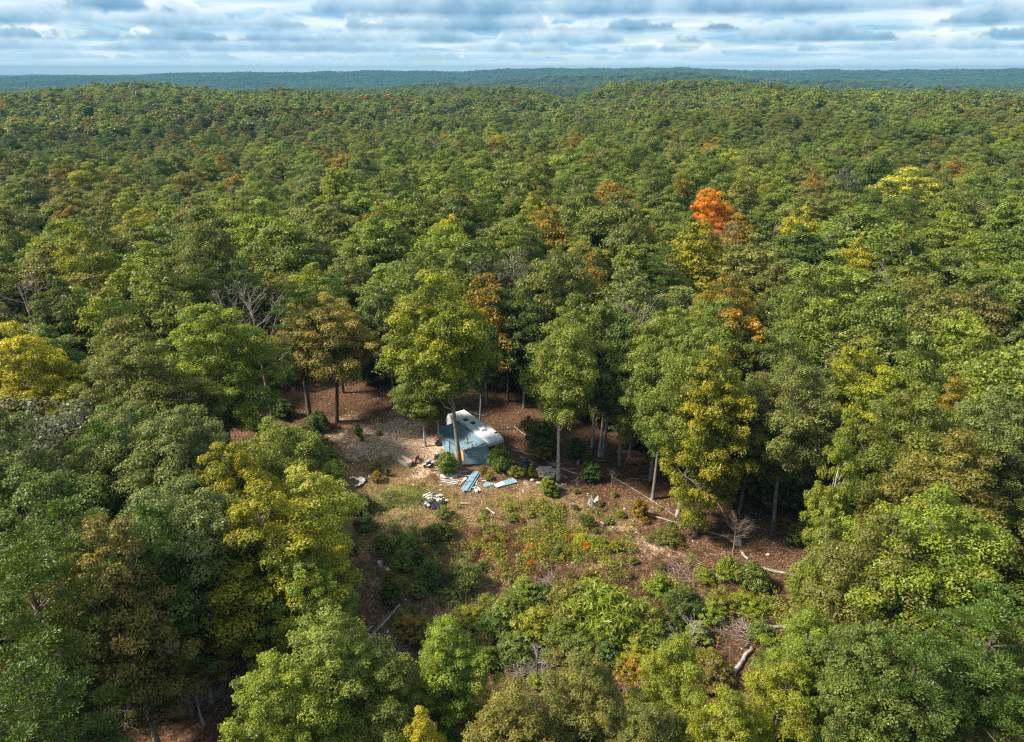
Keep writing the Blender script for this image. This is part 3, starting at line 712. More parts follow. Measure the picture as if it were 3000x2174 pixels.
gaps = [(at(a, b).x, at(a, b).y, c) for a, b, c in GAPS]
# sight lines onto the yard: keep tall crowns from standing between the camera and it
YARD = np.array([tuple(at(*p))[:2] for p in [(480,1330),(560,1210),(720,1150),(900,1140),(1130,1110),(1300,1130),(1500,1170),(1700,1260),(2250,1480),(2400,1700),(2250,1950),(1950,1900),(1700,1850),(1250,1760),(980,1700),(930,1400),(880,1290),(800,1240),(620,1300)]])
npick = []
for (x, y), d in zip(cand, dd):
    if len(TR) and np.min(np.hypot(TR[:, 0] - x, TR[:, 1] - y) - TR[:, 2]) < (1.8 if d < 200 else 2.5): continue
    if any(math.hypot(x - a, y - b) < c for a, b, c in gaps): continue
    npick.append((x, y, d))
LBL = {'green': 'mid green oak', 'fresh': 'fresh green oak', 'sage': 'greyish green oak', 'deep': 'dark green oak', 'olive': 'olive green oak', 'lime': 'yellowish green oak', 'brown': 'brownish oak', 'gold': 'dull gold tree', 'rust': 'rust brown tree', 'ygold': 'green tree turning yellow', 'burnt': 'amber brown tree', 'greytwig': 'thin grey leaved tree', 'pine': 'dark green pine'}
def sector(x, y, d):
    px, py, _ = to_px((x, y, 18))
    if y < 48: return 'in the foreground woods'
    if px < 900: return 'in the woods left of the clearing' if y < 115 else 'in the canopy beyond the clearing at left'
    if px > 2200: return 'in the woods right of the clearing' if y < 115 else 'in the canopy beyond the clearing at right'
    return 'in the woods just behind the clearing' if y < 125 else 'in the canopy farther behind the shed'
MARKS = [(1330,900,'big oak by the blue shed'),(1010,900,'tan tinged tree left of the yard'),(1640,950,'pale trunked tree by the sacks'),(1990,1000,'tall oaks right of the clearing'),(590,930,'large yellow green tree at left'),(40,1000,'bright yellow tree at the left edge'),
 (735,1450,'amber leaved tree left of the clearing'),(560,1820,'small rust orange tree'),(165,1500,'tall dense pine at left'),(290,1580,'brown leaved oak among the pines'),(970,1830,'big bright green tree at the bottom'),(1520,2060,'wide pale olive tree at the bottom'),(2490,1250,'slender sunlit tree at right'),
 (2770,1500,'large yellow green oak at right'),(2715,1900,'dome shaped young pine'),(2130,830,'orange crowned maple'),(2088,590,'brilliant orange maple'),(2060,700,'big yellow gold tree'),(2655,550,'pale yellow tree in the distance'),(2700,850,'fine leaved olive dome'),(860,870,'dark layered pine'),(160,600,'bare mauve tree'),
 (628,420,'white dead tree'),(1010,540,'vivid yellow green tree'),(1325,660,'bright yellow green crown'),(1790,560,'brown orange tree'),(2365,640,'yellow tree right of the maple'),(2930,1170,'sage oak at the right edge'),(2290,990,'forked oak behind the clearing'),(345,950,'olive gold tree at left'),(455,1430,'drooping sage tree'),(50,830,'reddish bare tree at the left edge'),(1430,600,'rounded dark pine near the middle'),(230,640,'dead tree at left'),(2170,2060,'yellow gold tree at bottom right')]
SEENL = {}
def filler_label(pal, x, y, z, H, s):
    px, py, _ = to_px((x, y, z + H * .9)); m = min(MARKS, key=lambda m_: math.hypot(m_[0] - px, (m_[1] - py) * 1.3)); dx, dy = px - m[0], py - m[1]; dd_ = math.hypot(dx, dy)
    rel = ('left of' if dx < 0 else 'right of') if abs(dx) > abs(dy) * 1.7 else ('above' if dy < 0 else 'below') if abs(dy) > abs(dx) * 1.7 else ('above left of' if dx < 0 and dy < 0 else 'above right of' if dy < 0 else 'below left of' if dx < 0 else 'below right of')
    near = 'just ' if dd_ < 110 else '' if dd_ < 220 else 'well ' if dd_ < 360 else 'far '
    sz = 'tall ' if H > 20 else 'low ' if H < 16.5 else 'broad ' if s > 1.12 else 'slim ' if s < .97 else ''
    for lb in (f'{LBL[pal]} {near}{rel} the {m[2]}', f'{sz}{LBL[pal]} {near}{rel} the {m[2]}'):
        if lb not in SEENL: break
    SEENL[lb] = 1; return lb
GRP = 'trees of the closed canopy'
NB = [0, 0]; far = []
for x, y, d in npick:
    kind, pal = pick(x, y, rf)
    H = float(np.clip(rf.normal(18.4, 2.6), 12.5, 24)); s = rf.uniform(0.82, 1.42) * (0.75 + 0.25 * H / 18.6) * (1.14 if d > 125 else 1)
    if rf.rand() < 0.06 and d > 110: H += 3.0; s *= 1.3
    if 940 < to_px((x, y, 6))[0] < 2480 and y < 58: continue
    if math.sqrt(x * x + y * y + (CAM_H - gz(x, y) - H) ** 2) < 50: continue
    # low crowns where a tall one would hide the clearing from the drone
    z0 = gz(x, y)
    px, py, dep = to_px((x, y, z0 + H))
    lim = False
    for hh in (1.0, 0.82, 0.66, 0.52, 0.4, 0.3, 0.0):
        z = z0 + H * hh
        if z >= CAM_H: continue
        k = CAM_H / (CAM_H - z)        # where the sight line over the top meets the ground
        if d < 60 or True:
            k2 = [CAM_H / (CAM_H - (z0 + H * hh * f_)) for f_ in (1.0, 0.7, 0.45)]
            if any(inside(np.array([x * k_ + e]), np.array([y * k_]), YARD)[0] for k_ in k2 for e in (-3, 0, 3)): lim = True; continue
        break
    if hh == 0.0 or (lim and hh < 0.4): continue
    if lim: H *= hh; s *= 0.4 + 0.6 * hh
    rel = to_px((x, y, z0 + H * .6)); vis = rel[2] > 5 and -260 < rel[0] < 3260 and rel[1] < 2500
    n_ind = NB[0] + NB[1]
    if vis and ((kind == 'O' and NB[0] < 215) or (kind == 'P' and NB[1] < 30)):
        NB[kind == 'P'] += 1
        if kind == 'P':
            plant(PINES[rf.randint(3)], x, y, H, s, tints('pine', rf), 'pine_tree', filler_label(pal, x, y, z0, H, s), 'tree', GRP, lean=(rf.uniform(-.05, .05), rf.uniform(-.05, .05)))
        else:
            pr = (NEAR[rf.choice([0, 1, 2, 4])] if d < 85 else OAKS[rf.randint(8)]) if pal != 'greytwig' else SPARSE[rf.randint(2)]
            plant(pr, x, y, H, s, tints(pal, rf), 'broadleaf_tree', filler_label(pal, x, y, z0, H, s), 'tree', GRP, lean=(rf.uniform(-.05, .05), rf.uniform(-.05, .05)), barkm=M_BARKPALE if rf.rand() < 0.35 else None)
    elif vis or d < 120:
        far.append((x, y, z0, H, s, kind, pal))
# distant canopy, thinning to what can be seen over the ridges
for (d0, d1, st, grow) in ((700, 1700, 10.6, 1.42), (1700, 3600, 13.0, 1.6), (3600, 8300, 25.0, 2.5)):
    n = int((math.radians(84) / 2) * (d1 ** 2 - d0 ** 2) / st ** 2)
    a = np.radians(rf.uniform(-42, 42, n)); d = np.sqrt(rf.uniform(d0 ** 2, d1 ** 2, n))
    X_, Y_ = np.sin(a) * d, np.cos(a) * d; Z_ = ground_z(X_, Y_)
    # occlusion by nearer canopy: running maximum of the sight angle along azimuth bins
    if d0 == 700:
        AZB = np.radians(np.linspace(-43, 43, 345)); DD = np.geomspace(300, 9500, 260)
        HX, HY = np.sin(AZB)[:, None] * DD, np.cos(AZB)[:, None] * DD
        ANG = (ground_z(HX, HY) + 15 - CAM_H) / DD; RUN = np.maximum.accumulate(ANG, 1)
    bi = np.clip(((a - AZB[0]) / (AZB[1] - AZB[0])).astype(int), 0, 344); di = np.clip(np.searchsorted(DD, d) - 3, 0, 259)
    seen = (Z_ + 24 - CAM_H) / d > RUN[bi, di] - 0.001
    for x, y, z0 in zip(X_[seen], Y_[seen], Z_[seen]):
        k, pal = pick(x, y, rf)
        far.append((x, y, z0 - 1.0 - (grow - 1) * 4, float(np.clip(rf.normal(18.6, 2.2), 13, 24)) * (1 + 0.12 * (grow - 1)), rf.uniform(0.75, 1.3) * grow, k, pal))
print('individual', NB, 'hero', len(HERO), 'mass', len(far), 't', round(time.time() - T0, 1))

def mass(name, rows, protos, label=None):
    """one object: a point per plant, a crown instanced on each"""
    n = len(rows)
    me_ = bpy.data.meshes.new(name); me_.vertices.add(n)
    me_.vertices.foreach_set('co', np.array([r_[0] for r_ in rows], np.float32).ravel())
    for nm, typ, key, idx in (('idx', 'INT', 'value', 1), ('rot', 'FLOAT', 'value', 2), ('scl', 'FLOAT_VECTOR', 'vector', 3), ('tint', 'FLOAT_COLOR', 'color', 4), ('tint2', 'FLOAT_COLOR', 'color', 5)):
        a = me_.attributes.new(nm, typ, 'POINT')
        arr = np.array([r_[idx] for r_ in rows], np.int32 if typ == 'INT' else np.float32)
        if typ == 'FLOAT_COLOR': arr = np.concatenate([arr, np.ones((n, 1), np.float32)], 1)
        a.data.foreach_set(key, arr.ravel())
    o = bpy.data.objects.new(name, me_); COL.objects.link(o); tag(o, kind='stuff')
    ng = bpy.data.node_groups.new(name, 'GeometryNodeTree')
    ng.interface.new_socket('Geometry', in_out='INPUT', socket_type='NodeSocketGeometry'); ng.interface.new_socket('Geometry', in_out='OUTPUT', socket_type='NodeSocketGeometry')
    gi, go = ng.nodes.new('NodeGroupInput'), ng.nodes.new('NodeGroupOutput')
    jn = ng.nodes.new('GeometryNodeJoinGeometry'); L = ng.links.new
    for pm in reversed(protos):
        po = bpy.data.objects.new('crown_source', pm)
        oi = ng.nodes.new('GeometryNodeObjectInfo'); oi.inputs[0].default_value = po; oi.inputs['As Instance'].default_value = True
        L(oi.outputs['Geometry'], jn.inputs[0])
    ip = ng.nodes.new('GeometryNodeInstanceOnPoints'); ip.inputs['Pick Instance'].default_value = True
    L(gi.outputs[0], ip.inputs['Points']); L(jn.outputs[0], ip.inputs['Instance'])
    def at_(nm, ty):
        a = ng.nodes.new('GeometryNodeInputNamedAttribute'); a.data_type = ty; a.inputs[0].default_value = nm
        return [s_ for s_ in a.outputs if s_.enabled and s_.name == 'Attribute'][0]
    L(at_('idx', 'INT'), ip.inputs['Instance Index']); L(at_('scl', 'FLOAT_VECTOR'), ip.inputs['Scale'])
    cx = ng.nodes.new('ShaderNodeCombineXYZ'); L(at_('rot', 'FLOAT'), cx.inputs[2]); L(cx.outputs[0], ip.inputs['Rotation'])
    L(ip.outputs[0], go.inputs[0])
    md = o.modifiers.new('grow', 'NODES'); md.node_group = ng
    return o
protos = [p[0] for p in OAKS] + [p[0] for p in PINES] + LOW + LOWP + [p[0] for p in SPARSE] + [OAKS[0][1], PINES[0][1]]
iO, iP, iL, iLP, iS = 0, 8, 11, 17, 18
rows = []
for x, y, z0, H, s, kind, pal in far:
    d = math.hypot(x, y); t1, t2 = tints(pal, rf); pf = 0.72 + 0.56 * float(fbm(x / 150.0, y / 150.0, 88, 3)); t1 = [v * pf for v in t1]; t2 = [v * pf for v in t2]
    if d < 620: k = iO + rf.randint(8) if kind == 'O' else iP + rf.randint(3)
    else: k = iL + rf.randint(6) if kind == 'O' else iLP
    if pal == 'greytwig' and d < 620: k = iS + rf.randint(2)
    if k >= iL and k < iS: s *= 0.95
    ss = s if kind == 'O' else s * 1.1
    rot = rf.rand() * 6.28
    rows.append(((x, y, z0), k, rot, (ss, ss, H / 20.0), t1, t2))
    if d < 130: rows.append(((x, y, z0), iS + 2 if kind == 'O' else iS + 3, rot, (ss, ss, H / 20.0), t1, t2))
# the pines' lack of a low mesh of their own is hidden by distance
mass('distant_forest', rows, protos)
# ------------------------------------------------------------------ small-object mesh helper
import bmesh
class MB:
    def __init__(s): s.b = bmesh.new()
    def box(s, c, size, rot=None, bev=0.0):
        m = Matrix.LocRotScale(Vector(c), rot.to_quaternion() if isinstance(rot, Euler) else (rot or Euler()).to_quaternion() if rot is not None else None, Vector(size))
        r = bmesh.ops.create_cube(s.b, size=1.0, matrix=m)
        if bev: bmesh.ops.bevel(s.b, geom=list({e for v in r['verts'] for e in v.link_edges}), offset=bev, segments=2, affect='EDGES', profile=0.5)
        return s
    def cyl(s, a, b_, r, n=12, r2=None, cap=True):
        a, b_ = Vector(a), Vector(b_); d = b_ - a
        m = Matrix.Translation((a + b_) / 2) @ d.to_track_quat('Z', 'Y').to_matrix().to_4x4()
        bmesh.ops.create_cone(s.b, cap_ends=cap, segments=n, radius1=r, radius2=r if r2 is None else r2, depth=d.length, matrix=m); return s
    def ball(s, c, size, sub=2, rot=None, jit=0.0, seed=0):
        m = Matrix.LocRotScale(Vector(c), rot.to_quaternion() if rot else None, Vector(size))
        r = bmesh.ops.create_icosphere(s.b, subdivisions=sub, radius=1.0, matrix=m)
        if jit:
            q = random.Random(seed)
            for v in r['verts']: v.co += Vector((q.uniform(-1, 1), q.uniform(-1, 1), q.uniform(-1, 1))) * jit
        return s
    def torus(s, c, R_, r, rot=None, n=18, m_=8, sq=1.0):
        M_ = Matrix.LocRotScale(Vector(c), rot.to_quaternion() if rot else None, None)
        vs = [[s.b.verts.new(M_ @ Vector(((R_ + r * math.cos(q)) * math.cos(p), (R_ + r * math.cos(q)) * math.sin(p), r * sq * math.sin(q)))) for q in [k * 2 * math.pi / m_ for k in range(m_)]] for p in [k * 2 * math.pi / n for k in range(n)]]
        for i in range(n):
            for j in range(m_): s.b.faces.new((vs[i][j], vs[(i + 1) % n][j], vs[(i + 1) % n][(j + 1) % m_], vs[i][(j + 1) % m_]))
        return s
    def prism(s, pts, z0, z1):
        """pts: list of (x,y); z0,z1 numbers or per-point lists"""
        n = len(pts); z0 = [z0] * n if not hasattr(z0, '__len__') else z0; z1 = [z1] * n if not hasattr(z1, '__len__') else z1
        a = [s.b.verts.new((p[0], p[1], z0[i])) for i, p in enumerate(pts)]; t = [s.b.verts.new((p[0], p[1], z1[i])) for i, p in enumerate(pts)]
        s.b.faces.new(a[::-1]); s.b.faces.new(t)
        for i in range(n): s.b.faces.new((a[i], a[(i + 1) % n], t[(i + 1) % n], t[i]))
        return s
    def face(s, pts):
        s.b.faces.new([s.b.verts.new(p) for p in pts]); return s
    def build(s, name, m, parent=None, loc=None, smooth=False):
        bmesh.ops.recalc_face_normals(s.b, faces=s.b.faces)
        me_ = bpy.data.meshes.new(name); s.b.to_mesh(me_); s.b.free()
        if smooth: me_.polygons.foreach_set('use_smooth', np.ones(len(me_.polygons), bool))
        return link(name, me_, m, parent, loc)
def pad(x): return Vector((x[0], x[1]))

WHITE = plain('white_paint', (0.50, 0.51, 0.50), 0.5, var=0.08, dirt=0.35, dirtcol=(0.30, 0.26, 0.21))
BLUE = plain('blue_paint', (0.180, 0.300, 0.370), 0.6, var=0.10, dirt=0.25, dirtcol=(0.16, 0.27, 0.33), scale=4)
BLUEDARK = plain('dark_gap', (0.03, 0.06, 0.08), 0.9)
BLUEROOF = plain('blue_roof_metal', (0.125, 0.195, 0.245), 0.55, metal=0.1, var=0.13, dirt=0.32, dirtcol=(0.13, 0.135, 0.13), scale=2.2, spot=1.3)
OCHRE = plain('ochre_board', (0.62, 0.33, 0.075), 0.7, var=0.08, dirt=0.1)
RUST = plain('rusty_metal', (0.14, 0.055, 0.03), 0.8, var=0.3)
MAROON = plain('maroon_trim', (0.17, 0.05, 0.04), 0.6)
BLACKP = plain('black_plastic', (0.018, 0.019, 0.022), 0.35, spec=0.6, var=0.3)
TARPM = plain('black_tarp', (0.020, 0.021, 0.025), 0.38, spec=0.5, var=0.3, bump=0.7, scale=14)
RUBBER = plain('rubber', (0.022, 0.022, 0.023), 0.8, var=0.2)
GALV = plain('galvanised_steel', (0.34, 0.40, 0.42), 0.42, metal=0.35, var=0.12, dirt=0.2, dirtcol=(0.30, 0.30, 0.28))
TANKIN = plain('tank_inside', (0.46, 0.45, 0.41), 0.6, var=0.15, dirt=0.3, dirtcol=(0.33, 0.25, 0.17))
REDP = plain('red_paint', (0.42, 0.05, 0.035), 0.4, var=0.1)
BLUEP = plain('deep_blue_plastic', (0.04, 0.10, 0.42), 0.35)
STEEL = plain('worn_steel', (0.33, 0.33, 0.32), 0.4, metal=0.6)
GREYWOOD = plain('grey_weathered_wood', (0.36, 0.31, 0.26), 0.9, var=0.25, scale=9, dirt=0.3, dirtcol=(0.17, 0.11, 0.075))
BROWNWOOD = plain('brown_weathered_wood', (0.26, 0.185, 0.14), 0.9, var=0.3, scale=8)
SACKM = plain('sack_cloth', (0.40, 0.335, 0.28), 0.9, var=0.16, scale=5, dirt=0.35, dirtcol=(0.22, 0.16, 0.12), bump=0.5)
STONEM = plain('pale_stone', (0.48, 0.43, 0.38), 0.9, var=0.25, scale=3)
CLOTH = plain('white_cloth', (0.50, 0.485, 0.46), 0.9, var=0.06, dirt=0.12, bump=0.6)
RUSTW = plain('rusty_water', (0.42, 0.13, 0.03), 0.25, var=0.25, spec=0.5)
GLASSD = plain('dark_glass', (0.06, 0.075, 0.085), 0.12, spec=0.6)
ORANGE = plain('orange_plastic', (0.70, 0.12, 0.02), 0.6)
def roofm(N):
    tc = N.n('ShaderNodeTexCoord'); o = tc.outputs['Object']
    n1 = N.noise(o, 2.2, 6, 0.65); n2 = N.noise(o, 7.0, 6, 0.7, 0.6); n3 = N.noise(o, 0.9, 4, 0.6)
    st = N.noise(N.n('ShaderNodeVectorMath', {0: o, 1: (0.35, 5.0, 1.0)}, operation='MULTIPLY').outputs[0], 1.6, 5, 0.65)
    c = N.mix(N.rng(n1.outputs[0], 0.3, 0.7), (0.50, 0.51, 0.50), (0.64, 0.65, 0.635))
    c = N.mix(N.rng(st.outputs[0], 0.52, 0.72, 0, 0.5), c, (0.28, 0.27, 0.245))
    c = N.mix(N.m('MULTIPLY', N.rng(n2.outputs[0], 0.58, 0.66), N.rng(n3.outputs[0], 0.42, 0.6, 0.2, 1.0)), c, (0.15, 0.10, 0.065))
    p = N.n('ShaderNodeBsdfPrincipled', {'Base Color': c, 'Roughness': 0.65, 'Specular IOR Level': 0.3})
    N.n('ShaderNodeOutputMaterial', {0: p})
TRAILROOF = mat('trailer_roof', roofm)

# ------------------------------------------------------------------ the trailer
Q = Vector((-3.02, 79.55, 0)); UA = Vector((-0.585, 0.811, 0)); ANG = math.atan2(UA.y, UA.x)
TRL = empty('camper_trailer', Q, ANG)
tag(TRL, 'long white camper trailer with a stained flat roof behind the blue shed', 'trailer')
L_, W_ = 10.2, 2.5          # local x runs back along the trailer, local -y to its right side
def trailer_section(z0, ins, name, m):
    pass
mb = MB()
prof = [(0.55, 0.62), (0.02, 0.98), (-0.02, 2.18), (0.05, 2.55), (0.26, 2.78), (0.62, 2.88), (1.2, 2.92), (L_ - 0.9, 2.92), (L_ - 0.45, 2.84), (L_ - 0.12, 2.55), (L_, 2.1), (L_, 0.62)]
for ya, yb in ((-W_, 0.0),):
    rows_ = [(ya, 0.10, -0.10), (ya + 0.14, 0.0, 0.0), (-W_ / 2, 0, 0.035), (yb - 0.14, 0.0, 0.0), (yb, 0.10, -0.10)]
    grid = [[mb.b.verts.new((x + (0.06 if abs(y_ - (ya + yb) / 2) > 1.2 else 0) * (1 if x < 2 else -1), y_, z + (dz if z > 2.5 else 0))) for x, z in prof] for y_, _, dz in rows_]
    for i in range(len(rows_) - 1):
        for j in range(len(prof) - 1): mb.b.faces.new((grid[i][j], grid[i][j + 1], grid[i + 1][j + 1], grid[i + 1][j]))
    mb.b.faces.new(grid[0]); mb.b.faces.new(grid[-1][::-1])
    mb.b.faces.new([g_[0] for g_ in grid] + [g_[-1] for g_ in grid][::-1])
mb.build('body', plain('trailer_white', (0.50, 0.55, 0.565), 0.45, var=0.05, dirt=0.22, dirtcol=(0.32, 0.33, 0.32)), TRL, smooth=False)
MB().prism([(0.75, -W_ + 0.16), (L_ - 0.8, -W_ + 0.16), (L_ - 0.8, -0.16), (0.75, -0.16)], 2.90, [2.945, 2.945, 2.945, 2.945]).build('roof_membrane', TRAILROOF, TRL)
MB().box((L_ / 2 + .3, -0.035, 2.90), (L_ - 1.6, 0.09, 0.07)).build('roof_rail', WHITE, TRL)
MB().box((L_ / 2 + .3, -W_ + 0.035, 2.90), (L_ - 1.6, 0.09, 0.07)).build('roof_rail', WHITE, TRL)
MB().box((-0.035, -W_ / 2, 2.13), (0.05, W_ - 0.05, 0.07)).build('trim_strip', MAROON, TRL)
MB().box((-0.01, -W_ / 2, 1.45), (0.06, W_ - 0.30, 1.2)).build('front_dark_slab', BLACKP, TRL)  # flat black slab puts the dark of the open front into colour
MB().box((-0.05, -0.62, 0.95), (0.05, 0.55, 0.5)).build('front_panel', plain('teal_panel', (0.03, 0.16, 0.14), 0.5), TRL)
for k in range(5):
    MB().box((-0.035, -0.28 - k * 0.485, 2.40), (0.04, 0.10, 0.055), bev=0.01).build('marker_light', MAROON if k % 2 == 0 else RUST, TRL)
ch = MB()
for x_ in (3.0, 7.2, 7.95):
    pass
ch.box((L_ / 2, -W_ / 2, 0.52), (L_ - 1.2, W_ - 0.6, 0.16)).build('chassis', RUBBER, TRL)
for x_ in (6.6, 7.5):
    for y_ in (-0.2, -W_ + 0.2):
        wo = MB().torus((x_, y_, 0.36), 0.25, 0.11, Euler((math.pi / 2, 0, 0))).build('tyre', RUBBER, TRL, smooth=True)
        MB().cyl((x_, y_ - 0.06, 0.36), (x_, y_ + 0.06, 0.36), 0.17, 14).build('rim', STEEL, wo)
def tl(px, py, z):          # trailer-local point of something seen on the roof
    d = at(px, py, z) - Q; return Vector((d.dot(UA), d.dot(Vector((-UA.y, UA.x, 0))), z))
for px, py in ((1364.4, 1229.7), (1385.8, 1239)):
    c = tl(px, py, 2.98)
    v_ = MB().box((c.x, c.y, 2.985), (0.62, 0.56, 0.10), bev=0.02).build('roof_vent', plain('vent_frame', (0.05, 0.05, 0.055), 0.5), TRL)
    MB().box((c.x, c.y, 3.045), (0.44, 0.40, 0.03)).build('vent_well', BLACKP, v_)
    for q_ in (-0.1, 0.08): MB().box((c.x + q_, c.y, 3.07), (0.035, 0.38, 0.02)).build('vent_bar', STEEL, v_)
c = tl(1360, 1244, 2.95)
v_ = MB().box((c.x, c.y, 2.97), (0.72, 0.42, 0.06)).build('roof_hatch', WHITE, TRL); MB().box((c.x, c.y, 3.008), (0.60, 0.30, 0.02)).build('hatch_pane', plain('hatch_grey', (0.25, 0.28, 0.29), 0.4), v_)
c = tl(1411.5, 1255, 3.1)
ac = MB(); ac.box((c.x, c.y, 3.10), (1.02, 0.66, 0.30), bev=0.09)
ac = ac.build('air_conditioner', plain('ac_white', (0.70, 0.71, 0.70), 0.4, var=0.04, dirt=0.1), TRL)
for k in range(6): MB().box((c.x + 0.12 + k * 0.055, c.y, 3.255), (0.02, 0.44, 0.02)).build('louvre', plain('louvre_grey', (0.2, 0.2, 0.2), 0.6) if k == 0 else bpy.data.materials['louvre_grey'], ac)
c = tl(1394, 1244, 3.1); MB().cyl((c.x, c.y, 2.93), (c.x, c.y, 3.16), 0.07, 12).cyl((c.x, c.y, 3.14), (c.x, c.y, 3.2), 0.12, 12).build('vent_pipe', WHITE, TRL)
c = tl(1455, 1267.5, 2.95); v_ = MB().box((c.x, c.y, 2.965), (0.38, 0.66, 0.05)).build('antenna_plate', STEEL, TRL); MB().box((c.x, c.y, 3.0), (0.22, 0.5, 0.03)).build('plate_inset', BLACKP, v_)
c = tl(1346, 1236, 2.95)
for k in range(4): MB().box((c.x + (k - 1.5) * .3, c.y + (k % 2) * .22, 2.965 + .004 * k), (0.34, 0.12 + .05 * k, 0.02), rot=Euler((0, 0, 0.5 * k))).build('loose_scrap', [WHITE, RUST, STEEL, WHITE][k], TRL)

# ------------------------------------------------------------------ the blue shed
C0, C1, C2, C4, C5 = Vector((-3.06, 78.98)), Vector((-6.12, 79.30)), Vector((-6.92, 80.42)), Vector((-8.56, 82.22)), Vector((-9.7, 85.0))
C3 = Vector((-7.75, 81.55))
SH = empty('shed', (-6.2, 81.4, 0)); SO = Vector((-6.2, 81.4, 0))
tag(SH, 'blue painted plank shed with a sloping metal roof built against the white trailer', 'shed')
def wl(p): return (p[0] - SO.x, p[1] - SO.y)
def boards(a, b_, za, zb_, n, m, nm='board', th=0.03, z0=-0.06, gap=0.018):
    a, b_ = Vector(a[:2]), Vector(b_[:2]); d = (b_ - a); Ln = d.length; d.normalize(); nr = Vector((d.y, -d.x))
    if nr.y > 0: nr = -nr
    q = random.Random(int(Ln * 100))
    for k in range(n):
        s0, s1 = k * Ln / n + gap / 2, (k + 1) * Ln / n - gap / 2; o_ = q.uniform(0.0, 0.012)
        p0, p1 = a + d * s0 + nr * o_, a + d * s1 + nr * o_; i0, i1 = p0 - nr * th, p1 - nr * th
        z_ = lambda s_: za + (zb_ - za) * s_ / Ln
        MB().prism([wl(p0), wl(p1), wl(i1), wl(i0)], z0, [z_(s0), z_(s1), z_(s1), z_(s0)]).build(nm, m, SH)
def sheet(a, b_, za, zb_, nm, m, th=0.02, back=0.045, z0=-0.05):
    a, b_ = Vector(a[:2]), Vector(b_[:2]); d = (b_ - a).normalized(); nr = Vector((d.y, -d.x))
    if nr.y > 0: nr = -nr
    p = [a - nr * back, b_ - nr * back, b_ - nr * (back + th), a - nr * (back + th)]
    return MB().prism([wl(v) for v in p], z0, [za, zb_, zb_, za]).build(nm, m, SH)
boards(C1, C0, 1.86, 2.74, 12, BLUE)
sheet(C1, C0, 1.84, 2.72, 'wall_lining', BLUEDARK)
MB().prism([wl(C1 + Vector((.02, .02))), wl(C2 + Vector((.05, 0))), wl(C2 + Vector((0.09, .03))), wl(C1 + Vector((0.06, .05)))], 0.22, 1.84).build('ochre_wall', OCHRE, SH)
MB().box((*wl(C2), 0.9), (0.09, 0.09, 1.9)).build('post', RUST, SH)
MB().box((*wl(C1 + Vector((0.0, -0.0))), 0.9), (0.05, 0.05, 1.9)).build('corner_strip', BLUE, SH)
MB().box((*wl(C0 + Vector((0.05, 0.02))), 1.35), (0.07, 0.07, 2.75)).build('post', MAROON, SH)
boards(C4, C3, 1.82, 1.86, 5, BLUE); sheet(C4, C3, 1.8, 1.84, 'wall_lining', BLUEDARK)
boards(C3, C2, 1.84, 1.86, 6, BLUE); sheet(C3, C2, 1.82, 1.84, 'wall_lining', BLUEDARK)
boards(C5, C4, 1.8, 1.8, 12, BLUE)
# door with a standing metal frame at the far left wall
dd_ = (C3 - C4).normalized(); nn_ = Vector((dd_.y, -dd_.x)); nn_ = -nn_ if nn_.y > 0 else nn_
p = C4 + dd_ * 0.30 + nn_ * 0.06
dr = MB().box((*wl(p), 0.92), (0.62, 0.05, 1.72), rot=Euler((0, 0, math.atan2(dd_.y, dd_.x)))).build('door', plain('door_blue', (0.22, 0.42, 0.52), 0.6), SH)
MB().cyl((*wl(p + dd_ * .26 + nn_ * .03), 0.9), (*wl(p + dd_ * .26 + nn_ * .10), 0.9), 0.03, 8).build('handle', STEEL, dr)
# window
fd = (C0 - C1).normalized(); fn_ = Vector((fd.y, -fd.x)); fn_ = -fn_ if fn_.y > 0 else fn_; fa = math.atan2(fd.y, fd.x)
wc = C1 + fd * (( -4.66 - C1.x) / fd.x) + fn_ * 0.035
def onwall(dx, z, out=0.0): q = wc + fd * dx + fn_ * out; return (*wl(q), z)
wz = 1.24
WF = MB()
for dx, z, sx, sz in ((-.21, wz, .07, .74), (.21, wz, .07, .74), (0, wz + .335, .35, .07), (0, wz - .335, .35, .07)): WF.box(onwall(dx, z, .012), (sx, .06, sz), rot=Euler((0, 0, fa)))
WF = WF.build('window', WHITE, SH)
for dx in (-.09, .09):
    for z in (wz + .20, wz - .20): MB().box(onwall(dx, z, 0.0), (.17, .02, .24), rot=Euler((0, 0, fa))).build('pane', GLASSD, WF)
MB().box(onwall(0, wz, .016), (.35, .04, .11), rot=Euler((0, 0, fa))).build('middle_rail', WHITE, WF)
MB().box(onwall(0, wz, .010), (.03, .035, .60), rot=Euler((0, 0, fa))).build('mullion', WHITE, WF)
hx0 = (-5.66 - wc.x); HT = MB()
HT.box(onwall(hx0, 1.48, .012), (.028, .03, 1.08), rot=Euler((0, 0, fa))).box(onwall(hx0 + .36, 0.94, .012), (.72, .03, .028), rot=Euler((0, 0, fa)))
HT.build('hatch_edge', BLUEDARK, SH)
